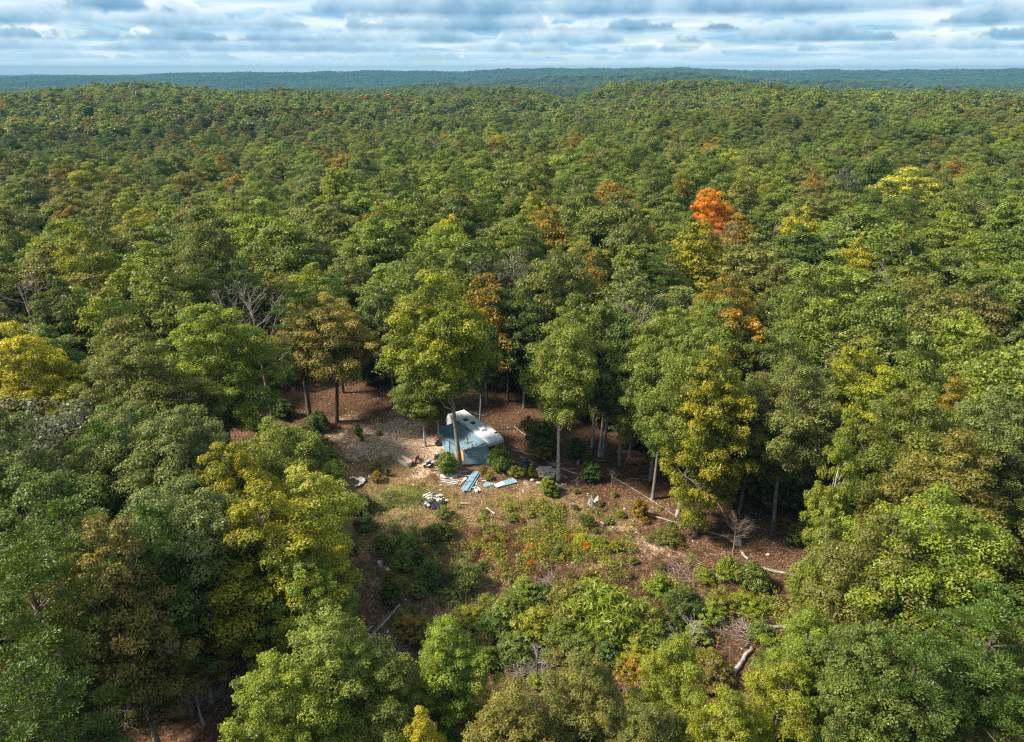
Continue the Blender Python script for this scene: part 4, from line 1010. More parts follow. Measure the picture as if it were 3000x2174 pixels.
# roof: ridge along the trailer side, eave on the low side, slightly sagging
RG = [Vector((-2.98, 78.72, 2.90)), Vector((-3.28, 79.50, 2.90)), Vector((-4.2, 80.8, 2.88)), Vector((-5.35, 82.4, 2.88)), Vector((-6.4, 83.85, 2.88)), Vector((-7.4, 85.3, 2.88))]
EV = [Vector((-6.18, 79.02, 1.97)), Vector((-6.62, 79.62, 1.94)), Vector((-7.10, 80.36, 1.93)), Vector((-7.95, 81.3, 1.92)), Vector((-8.78, 82.2, 1.90)), Vector((-9.95, 85.2, 1.88))]
def lerp_line(Pn, a):
    f_ = a * (len(Pn) - 1); i_ = min(int(f_), len(Pn) - 2); return Pn[i_].lerp(Pn[i_ + 1], f_ - i_)
na, nb_ = 90, 22
Vr = []
for a in range(na + 1):
    for b_ in range(nb_ + 1):
        A_, B_ = a / na, b_ / nb_
        p = lerp_line(RG, A_).lerp(lerp_line(EV, A_), B_)
        z = p.z + 0.018 * (1 if a % 6 == 0 else 0) + 0.03 * math.sin(A_ * 17 + B_ * 3) * B_ + (0.055 * math.sin(B_ * 9.0 + .6) * max(0, 1 - A_ * 8)) - 0.05 * math.sin(B_ * math.pi)
        Vr.append((p.x - SO.x, p.y - SO.y, z))
n_ = len(Vr); Vr = np.array(Vr); Vr2 = Vr - [0, 0, 0.035]
ii = np.arange(na)[:, None] * (nb_ + 1); jj = np.arange(nb_)[None, :]
q1 = np.stack([ii + jj, ii + jj + 1, ii + jj + nb_ + 2, ii + jj + nb_ + 1], -1).reshape(-1, 4)
rim_ = [(k, k + 1) for k in range(nb_)] + [(nb_ + k * (nb_ + 1), nb_ + (k + 1) * (nb_ + 1)) for k in range(na)] + [(na * (nb_ + 1) + k + 1, na * (nb_ + 1) + k) for k in range(nb_)] + [((k + 1) * (nb_ + 1), k * (nb_ + 1)) for k in range(na)]
q3 = np.array([(a, b_, b_ + n_, a + n_) for a, b_ in rim_])
me_ = mesh_np('roof', np.concatenate([Vr, Vr2]), np.concatenate([q1, q1[:, ::-1] + n_, q3]).reshape(-1), 4)
rf_ = link('roof', me_, BLUEROOF, SH)
pb = Vector((-5.62, 80.25)); ST = MB().cyl((*wl(pb), 2.0), (*wl(pb), 2.95), 0.085, 14).build('stovepipe', STEEL, SH, smooth=False)
MB().cyl((*wl(pb), 2.93), (*wl(pb), 3.06), 0.115, 14).build('pipe_cap', RUST, ST)
MB().cyl((*wl(pb), 2.12), (*wl(pb), 2.30), 0.2, 14, r2=0.09).build('flashing', WHITE, ST)
lv = MB()
for k in range(26):
    q = random.Random(k + 5); A_, B_ = q.choice([(0.10, .15), (0.12, .55), (.05, .8), (.2, .4), (.35, .6)]); A_ += q.uniform(-.05, .05); B_ += q.uniform(-.12, .12); B_ = min(max(B_, .02), .98)
    p = lerp_line(RG, max(A_, 0.01)).lerp(lerp_line(EV, max(A_, 0.01)), B_); lv.box((p.x - SO.x, p.y - SO.y, p.z + 0.035), (q.uniform(.08, .3), q.uniform(.04, .10), .03), rot=Euler((0, 0, q.uniform(0, 3))))
o = lv.build('fallen_leaves', RUST, rf_); o['kind'] = 'stuff'

# metal frame leaning on the far wall
p = C4 + dd_ * .78 + nn_ * .45; fr = empty('metal_stand', (p.x, p.y, 0), 0.1); tag(fr, 'rusty upright metal frame standing by the shed door', 'stand')
for x_ in (-.17, .17): MB().cyl((x_, 0, 0), (x_, 0.06, 1.15), 0.022, 8).build('leg', RUST, fr)
MB().cyl((-.17, .06, 1.15), (.17, .06, 1.15), .022, 8).build('top_bar', RUST, fr); MB().cyl((-.17, .03, .6), (.17, .03, .6), .018, 8).build('rung', RUST, fr)

# ------------------------------------------------------------------ things in the yard
def thing(name, px, py, label, cat, rz=0.0, z=0.0, group=None):
    p = at(px, py, 0); e = empty(name, (p.x, p.y, gz(p.x, p.y) + z), rz); tag(e, label, cat, group); return e
# oval stock tank
a, b_ = at(1174, 1340, .58), at(1196, 1352.5, .58); c = (a + b_) / 2; dr_ = (b_ - a); hl = dr_.length / 2; ta = math.atan2(dr_.y, dr_.x)
TK = empty('stock_tank', (c.x, c.y, 0), ta); tag(TK, 'oval galvanised water trough holding rusty water and white scraps on the dirt', 'trough')
def stadium(h, r, n=12, z=0.0): return [(h + r * math.cos(t), r * math.sin(t), z) for t in np.linspace(-math.pi / 2, math.pi / 2, n)] + [(-h + r * math.cos(t), r * math.sin(t), z) for t in np.linspace(math.pi / 2, 1.5 * math.pi, n)]
def wall_ring(r0, r1, z0, z1, nm, m, par, off=0.0):
    mb = MB(); lo, hi = [mb.b.verts.new(v) for v in stadium(hl, r0, z=z0)], [mb.b.verts.new(v) for v in stadium(hl, r1, z=z1)]
    for i in range(len(lo)): mb.b.faces.new((lo[i], lo[(i + 1) % len(lo)], hi[(i + 1) % len(lo)], hi[i]))
    return mb.build(nm, m, par, smooth=True)
RR = 0.44
wall_ring(RR * .97, RR, 0.0, 0.6, 'outer_wall', GALV, TK); wall_ring(RR * .945, RR * .975, 0.05, 0.6, 'inner_wall', TANKIN, TK)
for z_, nm in ((0.6, 'rim'), (0.38, 'rib'), (0.2, 'rib')):
    pts = stadium(hl, RR * (0.97 + .03 * z_ / .6) + .008, z=z_); V_, F_ = tubes([[(p, 0.022 if nm == 'rim' else .012) for p in pts + pts[:2]]], 6); link(nm, mesh_np(nm, V_, F_, 4, smooth=True), GALV, TK)
MB().face(stadium(hl, RR * .94, z=0.14)).build('water', RUSTW, TK)
for k in range(9):
    q = random.Random(k); MB().box((q.uniform(.05, hl + .2), q.uniform(-.25, .25), .2 + .02 * k), (q.uniform(.12, .34), q.uniform(.05, .2), .02), rot=Euler((q.uniform(-.3, .3), q.uniform(-.3, .3), q.uniform(0, 3)))).build('scrap', CLOTH if k % 3 else GREYWOOD, TK)

# small red machine: a child's dirt bike
BK = thing('mini_bike', 1222, 1352, 'small red and black dirt bike standing right of the galvanised trough', 'bike', rz=math.radians(78))
def wheel(par, x, y, z, R_, r, w=None, name='wheel', tilt=0.0):
    o = MB().torus((x, y, z), R_, r, Euler((math.pi / 2, 0, tilt))).build(name, RUBBER, par, smooth=True)
    MB().cyl((x, y - .03, z), (x, y + .03, z), R_ * .62, 12).build('rim', STEEL, o); return o
wheel(BK, -.52, 0, .27, .21, .06); wheel(BK, .52, 0, .27, .21, .06)
MB().box((0, 0, .42), (.34, .18, .26), bev=.04).build('engine', BLACKP, BK)
MB().box((.12, 0, .70), (.36, .24, .17), bev=.06).build('tank', REDP, BK); MB().box((-.26, 0, .72), (.44, .2, .09), bev=.03).build('seat', BLACKP, BK)
MB().box((-.55, 0, .64), (.3, .16, .03), bev=.01).box((.55, 0, .62), (.34, .14, .03), bev=.01).build('mudguard', REDP, BK)
MB().cyl((.52, -.06, .27), (.32, -.06, .86), .022, 8).cyl((.52, .06, .27), (.32, .06, .86), .022, 8).build('fork', STEEL, BK)
MB().cyl((.3, -.33, .95), (.3, .33, .95), .018, 8).cyl((.32, 0, .84), (.3, 0, .95), .02, 8).build('handlebar', BLACKP, BK); MB().box((.44, 0, .84), (.04, .18, .18), bev=.02).build('number_plate', WHITE, BK)
MB().cyl((-.2, 0, .35), (-.52, 0, .27), .03, 8).build('swing_arm', STEEL, BK)
# child's quad
QD = thing('quad_bike', 1256, 1366, 'small quad bike with white and blue bodywork near the shrub in the yard', 'quad bike', rz=math.radians(65))
for x_ in (-.42, .42):
    for y_ in (-.36, .36): wheel(QD, x_, y_, .22, .14, .085)
MB().box((0, 0, .34), (.8, .3, .16), bev=.03).build('frame', BLACKP, QD); MB().box((-.14, 0, .56), (.5, .24, .1), bev=.04).build('seat', BLACKP, QD)
MB().box((.28, 0, .56), (.42, .34, .12), bev=.05).build('bonnet', BLUEP, QD)
for x_ in (-.42, .44):
    for y_ in (-.34, .34): MB().box((x_, y_, .47), (.42, .26, .05), bev=.02).build('fender', WHITE, QD)
MB().box((.46, 0, .64), (.14, .26, .1), bev=.03).build('front_cowl', WHITE, QD)
MB().cyl((.2, -.3, .8), (.2, .3, .8), .018, 8).cyl((.28, 0, .56), (.2, 0, .8), .02, 8).build('handlebar', BLACKP, QD)
for y_ in (-.2, .2): MB().cyl((-.5, y_, .5), (-.62, y_, .82), .018, 8).build('rack_bar', STEEL, QD)
MB().cyl((-.62, -.2, .82), (-.62, .2, .82), .018, 8).build('rack_rail', BLACKP, QD)
# tyres
p = at(1280, 1344, 0)
for k in range(3):
    o = MB().torus((0, 0, 0), .25, .115, n=22, m_=9, sq=1.0).build('tyre', RUBBER, smooth=True); o.location = (p.x + .03 * k, p.y - .02 * k, .12 + .215 * k)
    tag(o, ['bottom tyre of the black stack at the small grey trunk', 'middle tyre of the black stack at the small grey trunk', 'top tyre of the black stack at the small grey trunk'][k], 'tyre', 'tyres stacked beside the trunk')
o = MB().cyl((0, 0, -.1), (0, 0, .12), .13, 14, r2=.15).build('bucket', WHITE); o.location = (p.x + .06, p.y - .04, .68); tag(o, 'small white bucket sitting in the stack of tyres', 'bucket')
p = at(1318, 1338, 0); o = MB().torus((0, 0, 0), .3, .12, n=22).build('tyre', RUBBER, smooth=True); o.location = (p.x, p.y, .13); tag(o, 'single black tyre on the leaves by the shed wall', 'tyre')
o = MB().ball((0, 0, .42), (.28, .24, .46), 2, jit=.05, seed=3).build('bag', TARPM); q_ = at(1281, 1306, 0); o.location = q_; tag(o, 'dark upright bag between the thin grey trunks', 'bag')

def slab(name, pts, m, label, cat, z=0.05, th=0.03, group=None, warp=0.0):
    P3 = [at(a, b_, z if not hasattr(z, '__len__') else z[i]) for i, (a, b_) in enumerate(pts)]
    c = sum((v for v in P3), Vector()) / len(P3)
    o = MB().prism([(v.x - c.x, v.y - c.y) for v in P3], [v.z - c.z - th for v in P3], [v.z - c.z for v in P3]).build(name, m); o.location = c
    tag(o, label, cat, group); return o
def plank(name, a, b_, wd, m, label, cat, z=0.05, th=0.04, group=None, parent=None):
    A_, B_ = at(*a, z if not hasattr(z, '__len__') else z[0]), at(*b_, z if not hasattr(z, '__len__') else z[1]); d = B_ - A_
    o = MB().box((0, 0, 0), (d.length, wd, th), bev=.004).build(name, m); o.location = (A_ + B_) / 2; o.rotation_euler = (0, -math.asin(d.z / d.length), math.atan2(d.y, d.x))
    tag(o, label, cat, group); return o
# pile of blue sheets
offs = [(-9.5, 0, .05), (-5, 2, .09), (-.5, -1.5, .07), (4, 1, .10), (8.5, 2.5, .06), (-7.5, -2, .15), (-3, 1, .17), (2.5, -1, .19), (6.5, 3, .15), (-5.5, 4, .24), (1.0, 2, .27)]
for k, (ox, oy, z_) in enumerate(offs):
    plank('metal_sheet', (1397 + ox * .85 + oy * .3, 1381 + oy + abs(ox) * .12), (1363 + ox * 1.25, 1435 + oy * 1.2), .30 if k % 3 else .22, BLUE if k % 4 != 2 else plain('pale_blue%d' % k, (0.19, 0.28, 0.33), 0.5, var=.1), 'long weathered blue sheet in the crossed pile in front of the shed', 'metal sheet', z=(z_, z_ + .04), th=.02, group='blue sheets piled in front of the shed')
for k, (a, b_) in enumerate([((1352, 1419), (1372, 1417)), ((1361, 1411), (1383, 1409)), ((1384, 1398), (1396, 1397))]):
    plank('batten', a, b_, .07, BLUEDARK, ['dark batten across the low end of the blue sheets', 'dark batten across the middle of the blue sheets', 'dark batten across the top end of the blue sheets'][k], 'batten', z=.33, th=.03)
slab('white_sheet', [(1289, 1391), (1297, 1387), (1322, 1389.5), (1342, 1394), (1338, 1400), (1330, 1398), (1323, 1403), (1312, 1399), (1300, 1401), (1289, 1395)], WHITE, 'torn white sheet lying below the round green shrub', 'sheet', z=.12)
for k, (a, b_, wd) in enumerate([((1293, 1404), (1341, 1413.5), .17), ((1293, 1410), (1335, 1417.5), .15), ((1296, 1407), (1338, 1410), .07)]):
    plank('white_board', a, b_, wd, WHITE, ['upper of the two long white boards on the grass', 'lower of the two long white boards on the grass', 'narrow white strip between the two long white boards'][k], 'board', z=.08)
plank('grey_plank', (1322, 1404), (1358, 1410), .18, GREYWOOD, 'grey plank between the white boards and the blue sheets', 'plank', z=.06)
for k, (a, b_) in enumerate([((1320, 1387), (1352, 1390)), ((1327, 1383), (1368, 1388)), ((1336, 1380), (1376, 1383)), ((1345, 1377), (1372, 1379)), ((1330, 1391), (1377, 1394))]):
    plank('brown_plank', a, b_, .2, BROWNWOOD if k % 2 else GREYWOOD, ['brown plank half under the round green shrub', 'long brown plank second from the shrub', 'grey brown plank in the middle of the plank litter', 'short plank nearest to the shed', 'long grey plank ending at the blue sheets'][k], 'plank', z=.05 + .01 * k, group='planks in front of the shed')
plank('stick', (1272, 1422), (1304, 1413), .07, BROWNWOOD, 'crooked brown stick left of the white boards', 'stick'); plank('white_scrap', (1286, 1421.5), (1295, 1420.5), .16, WHITE, 'small white scrap by the crooked stick', 'scrap')
slab('white_sheet', [(1359, 1399), (1368, 1399), (1357, 1413), (1354, 1413)], WHITE, 'white triangular panel wedged beside the blue sheets', 'panel', z=.14)
plank('white_strip', (1367, 1402), (1346, 1419), .08, WHITE, 'thin white strip along the left side of the blue sheets', 'strip', z=.16)
plank('grey_plank', (1398, 1407), (1394, 1422), .16, GREYWOOD, 'short grey plank right of the blue sheets', 'plank')
plank('bent_strip', (1371, 1430), (1399, 1426), .26, plain('dull_blue', (.27, .37, .44), .5, var=.15, dirt=.3), 'bent dull blue strip at the foot of the blue sheets', 'strip', z=.1, th=.02)
slab('curled_sheet', [(1397, 1425), (1404, 1429), (1409, 1437), (1404, 1439), (1399, 1431)], WHITE, 'curled white sheet at the end of the bent strip', 'sheet', z=(.1, .2, .1, .25, .12))
slab('torn_sheet', [(1410, 1408), (1420, 1406), (1429, 1403.5), (1427, 1407), (1414, 1410)], WHITE, 'torn white piece above the torn blue sheet', 'panel', z=.08)
slab('torn_sheet', [(1414, 1420), (1419, 1416), (1421, 1411), (1434, 1413), (1448, 1415), (1457, 1420), (1445, 1419), (1437, 1422), (1424, 1426), (1416, 1425)], BLUE, 'torn blue sheet left of the panel with a window', 'sheet', z=.09)
DP = slab('fallen_wall', [(1472, 1409), (1499, 1401), (1513, 1413), (1458, 1427.5)], BLUE, 'fallen blue wall panel with a white framed window lying on the grass', 'wall panel', z=.20, th=.05)
def qpart(nm, pts, m, z, par, th=.02):
    c = par.location; P3 = [at(a, b_, z) - c for a, b_ in pts]
    return MB().prism([(v.x, v.y) for v in P3], z - c.z - th, z - c.z).build(nm, m, par)
wf = [(1446.6, 1419.5), (1472, 1409.5), (1479, 1418.5), (1456, 1428)]; cx_, cy_ = sum(a for a, _ in wf) / 4, sum(b_ for _, b_ in wf) / 4
wo = qpart('window', wf, plain('frame_white', (.68, .67, .64), .5, var=.05), .245, DP, .03); qpart('pane', [(cx_ + (a - cx_) * .66, cy_ + (b_ - cy_) * .62) for a, b_ in wf], plain('dull_screen', (.09, .10, .115), .9, spec=.1), .262, wo, .012)
for k in range(6):
    t = .30 + k * .14
    if t < .95: qpart('rib', [(1472 + 27 * t - .3, 1409 - 8 * t), (1472 + 27 * t + .5, 1409 - 8 * t), (1472 + 27 * t + 10, 1418.5 - 8 * t + 1), (1472 + 27 * t + 9, 1418.5 - 8 * t + 1)], plain('rib_blue', (.10, .24, .31), .6) if 'rib_blue' not in bpy.data.materials else bpy.data.materials['rib_blue'], .215, DP, .012)
plank('end_rail', (1501, 1400.5), (1515, 1412.5), .09, plain('pale_rail', (.36, .47, .53), .5), 'pale blue rail lying at the right end of the fallen wall panel', 'rail', z=.26)

def rumple(name, pts, m, label, cat, h=.35, seed=0, fold=1.3, step=.14, zb_=0.02, kind=None):
    """crumpled cloth over an outline given in pixels"""
    P = np.array([tuple(at(a, b_))[:2] for a, b_ in pts]); lo, hi = P.min(0), P.max(0); c = (lo + hi) / 2
    xs, ys = np.arange(lo[0], hi[0] + step, step), np.arange(lo[1], hi[1] + step, step); XX, YY = np.meshgrid(xs, ys)
    wx, wy = XX + .25 * (fbm(XX * 2.2, YY * 2.2, seed, 2) - .5), YY + .25 * (fbm(XX * 2.2, YY * 2.2, seed + 3, 2) - .5)
    ins = inside(wx, wy, P); ridg = 1 - np.abs(2 * fbm(XX * fold, YY * fold, seed + 7, 3) - 1)
    ZZ = zb_ + h * (ridg ** 2) * .8 + .16 * h * fbm(XX * 6, YY * 6, seed + 9, 2) + h * .25 * fbm(XX * .8, YY * .8, seed + 5, 2)
    nx_ = len(xs); Vv = np.stack([XX - c[0], YY - c[1], ZZ], -1).reshape(-1, 3); I = ins
    cells = [(r_, q) for r_ in range(len(ys) - 1) for q in range(nx_ - 1) if I[r_, q] and I[r_ + 1, q] and I[r_, q + 1] and I[r_ + 1, q + 1]]
    if not cells: return None
    Fv = np.array([(r_ * nx_ + q, r_ * nx_ + q + 1, (r_ + 1) * nx_ + q + 1, (r_ + 1) * nx_ + q) for r_, q in cells])
    use, inv = np.unique(Fv, return_inverse=True); Vt = Vv[use]; n0 = len(use); Vb = Vt.copy(); Vb[:, 2] -= .03; F0 = inv.reshape(-1, 4)
    edges = {}
    for f_ in F0:
        for k in range(4):
            e = (f_[k], f_[(k + 1) % 4]); r_ = (e[1], e[0])
            if r_ in edges: del edges[r_]
            else: edges[e] = 1
    side = np.array([(a, a + n0, b2 + n0, b2) for a, b2 in edges])
    o = link(name, mesh_np(name, np.concatenate([Vt, Vb]), np.concatenate([F0, F0[:, ::-1] + n0, side]).reshape(-1), 4, smooth=True), m, loc=(c[0], c[1], 0)); tag(o, label, cat, kind=kind); return o
c4 = lambda x, y: (1510 + x / 7.576, 1340 + y / 7.576)
rumple('black_tarp', [c4(*p) for p in [(-30, 150), (60, 95), (250, 95), (345, 150), (300, 200), (290, 410), (225, 435), (170, 370), (100, 280), (0, 215)]], TARPM, 'crumpled black tarp left of the pile of sacks', 'tarp', h=.55, seed=4)
rumple('black_tarp', [c4(*p) for p in [(455, 450), (700, 462), (860, 455), (850, 350), (940, 350), (950, 480), (1080, 540), (1060, 590), (840, 540), (640, 500), (480, 535)]], TARPM, 'flattened black tarp under and beside the pile of sacks', 'tarp', h=.22, seed=8)
plank('white_plank', c4(330, 150), c4(385, 175), .3, WHITE, 'white slab between the first black tarp and the sacks', 'slab', z=.3)
c3 = lambda x, y: (1100 + x / 5.67, 1300 + y / 5.67)
rumple('black_tarp', [c3(*p) for p in [(700, 960), (830, 925), (1000, 905), (1210, 925), (1180, 990), (1130, 1090), (900, 1110), (760, 1050)]], TARPM, 'ragged black tarp under the white rubbish in the grass', 'tarp', h=.25, seed=14)
wp = [(820, 880), (860, 870), (900, 880), (940, 890), (990, 880), (1030, 890), (1070, 870), (1105, 880), (850, 905), (890, 915), (935, 925), (970, 935), (1010, 930), (1060, 930), (1095, 945), (960, 850), (900, 835), (880, 940), (930, 955), (1040, 960), (830, 990), (865, 985), (900, 975), (830, 1020), (860, 1015), (880, 1050), (1130, 930), (1180, 960), (1085, 790)]
for k, p_ in enumerate(wp):
    q = random.Random(k); a = at(*c3(*p_)); o = MB().ball((0, 0, 0), (q.uniform(.12, .28), q.uniform(.10, .22), q.uniform(.05, .11)), 3, rot=Euler((0, 0, q.uniform(0, 3))), jit=.035, seed=k).build('rubbish_bag', CLOTH); o.location = (a.x, a.y, .14 + .08 * q.random())
    tag(o, 'crumpled white bag in the rubbish heap on the ragged black tarp', 'bag', 'white bags heaped on the ragged tarp')
rumple('white_cloth', [(1021, 1409), (1034, 1399), (1052, 1404), (1071, 1405), (1073, 1414), (1062, 1424), (1042, 1436), (1039, 1430), (1055, 1418), (1048, 1411), (1036, 1405), (1026, 1413)], CLOTH, 'rumpled white cloth dropped in the grass left of the orange shrub', 'cloth', h=.4, seed=23, step=.09)
rumple('white_cloth', [(1076, 1398), (1084, 1395), (1087, 1401), (1080, 1404)], CLOTH, 'small scrap of white cloth beside the orange shrub', 'cloth', h=.3, seed=29, step=.08)
# sacks, laid in courses
sk = [(515, 265), (600, 270), (690, 265), (755, 230), (870, 290), (545, 320), (620, 330), (700, 315), (760, 290), (820, 300), (900, 320), (640, 375), (715, 365), (800, 345), (610, 405), (650, 425), (720, 420), (790, 400), (570, 415), (840, 380), (760, 420), (830, 430), (700, 300), (540, 290)]
sackmesh = []
for k in range(4):
    mb = MB().ball((0, 0, 0), (.34, .23, .13), 3, jit=.012, seed=k)
    for v in mb.b.verts:
        v.co.x = math.copysign(abs(v.co.x / .34) ** .55 * .34, v.co.x); v.co.y = math.copysign(abs(v.co.y / .23) ** .6 * .23, v.co.y); v.co.z += .03 * math.sin(v.co.x * 14 + k)
    o = mb.build('sack', SACKM, smooth=True); sackmesh.append(o.data); bpy.data.objects.remove(o)
def sack_at(p, rz): 
    o = bpy.data.objects.new('sack', sackmesh[k % 4]); COL.objects.link(o); o.location = p; o.rotation_euler = (random.uniform(-.12, .12), random.uniform(-.12, .12), rz); tag(o, 'lumpy pale tan sack in the stacked pile beside the pale trunk', 'sack', 'tan sacks piled on the black tarp'); return o
for k, (a, b_) in enumerate(sk):
    lay = 2 if b_ < 345 else 1 if b_ < 400 else 0
    sack_at(at(*c4(a, b_), .30 + .24 * lay), random.uniform(-.35, .35))
for k in range(13):
    base = at(*c4(560 + (k % 5) * 72, 395 - 55 * (k // 5)), .14); sack_at(Vector((base.x, base.y + .25, .14 if k < 7 else .36)), random.uniform(-.3, .3))
for k, (a, b_, s_, lb) in enumerate([(648, 500, .34, 'tan holed block in front of the pile of sacks'), (680, 545, .3, 'rough tan lump below the holed block')]):
    o = MB().ball((0, 0, 0), (s_, s_ * .85, .24), 2, jit=.05, seed=k).build('block', SACKM); o.location = at(*c4(a, b_), .2); tag(o, lb, 'block')
for a, b_, s_, lb in [(880, 620, .42, 'large pale rock at the left foot of the pale trunk'), (972, 640, .28, 'pale rock slab at the right foot of the pale trunk'), (1055, 600, .20, 'white stone right of the pale trunk'), (1110, 600, .13, 'small bluish white stone right of the pale trunk'), (520, 565, .3, 'flat white piece left of the yellow green shrub'), (370, 505, .28, 'grey blue bent scrap on the dirt below the tarp'), (80, 278, .17, 'white bottle like scrap on the crumpled tarp')]:
    o = MB().ball((0, 0, 0), (s_, s_ * .7, s_ * .5), 2, jit=s_ * .14, seed=int(a)).build('rock', STONEM if s_ > .18 else CLOTH); o.location = at(*c4(a, b_), s_ * .3); tag(o, lb, 'rock')

# stumps and logs
def stump(px, py, r_, h, m, label, jag=.1, seed=0):
    q = random.Random(seed); n = 14; mb = MB(); e = at(px, py)
    rings = [(1.35, -.1), (1.1, .12 * h), (.95, .6 * h), (.9, h)]; vs = []
    for i, (f_, z_) in enumerate(rings): vs.append([mb.b.verts.new((r_ * f_ * (1 + .12 * math.sin(3 * t + seed)) * math.cos(t), r_ * f_ * (1 + .12 * math.sin(3 * t + seed)) * math.sin(t), z_ + (q.uniform(-jag, jag) if i == 3 else 0))) for t in [k * 2 * math.pi / n for k in range(n)]])
    for i in range(3):
        for k in range(n): mb.b.faces.new((vs[i][k], vs[i][(k + 1) % n], vs[i + 1][(k + 1) % n], vs[i + 1][k]))
    cv = mb.b.verts.new((0, 0, h - jag)); 
    for k in range(n): mb.b.faces.new((vs[3][k], vs[3][(k + 1) % n], cv))
    o = mb.build('stump', m); o.location = (e.x, e.y, 0); tag(o, label, 'stump'); return o
stump(1737, 1478, .62, .75, M_DEADWOOD, 'splintered grey stump in the dry grass', .32, 2)
stump(1762, 1540, .30, .35, M_DEADWOOD, 'small pale cut stump low in the dry grass', .05, 3)
stump(2160, 1592, .42, .42, M_DEADWOOD, 'round pale stump beside the bare sapling at right', .06, 4)
stump(1610, 1328, .20, .8, M_DEADWOOD, 'slim broken stump left of the pale trunked tree', .12, 5)
stump(1694, 1360, .18, .5, M_DEADWOOD, 'small pale stump between the bushes right of the sacks', .08, 6)
stump(1113, 1662, .26, .7, M_DEADWOOD, 'upright grey stump in the left part of the clearing', .08, 7)
def log(a, b_, r_, m, label, z=None, bend=.12, seed=0, br=3, name='log', z2=None):
    q = np.random.RandomState(seed + int(a[0])); z = r_ * .7 if z is None else z; A_, B_ = at(*a, z), at(*b_, z if z2 is None else z2); c = (A_ + B_) / 2; d = (B_ - A_); pp = Vector((-d.y, d.x, 0)).normalized() * bend * d.length * q.uniform(-.35, .35)
    l1 = bez(A_ - c, B_ - c, tuple(pp), 9, r_, r_ * .62, r_ * .18, q); e = empty(name, (c.x, c.y, 0)); tag(e, label, 'log'); off = Vector((0, 0, c.z))
    V_, F_ = tubes([[(np.array(p) + [0, 0, c.z], s_) for p, s_ in l1]], 9)
    k = len(V_); V_ = np.concatenate([V_, V_[:9].mean(0)[None], V_[-9:].mean(0)[None]]); caps = []
    me_ = bpy.data.meshes.new('stem'); fc = [tuple(f_) for f_ in F_.reshape(-1, 4)] + [(j, (j + 1) % 9, k) for j in range(9)] + [(k - 9 + j, k - 9 + (j + 1) % 9, k + 1) for j in range(9)]
    me_.from_pydata([tuple(v) for v in V_], [], fc); me_.polygons.foreach_set('use_smooth', np.ones(len(fc), bool)); link('stem', me_, m, e)
    sg = []
    for i in range(br):
        p0, s0 = l1[2 + (i * 5) % 6]; dv = frames(1, q)[0]; dv[2] = abs(dv[2]) * .8 + .1; ln = q.uniform(.4, 1.3) * (1 + r_ * 2)
        sg.append([(np.array(p) + [0, 0, c.z], s_) for p, s_ in bez(p0, np.array(p0) + dv * ln, (0, 0, 0), 4, s0 * .3, .012, .04, q)])
    if sg: V_, F_ = tubes(sg, 5); link('branches', mesh_np('branches', V_, F_, 4, smooth=True), m, e)
    return e
DW, TW, KW = M_DEADWOOD, M_TWIG, M_DARKWOOD
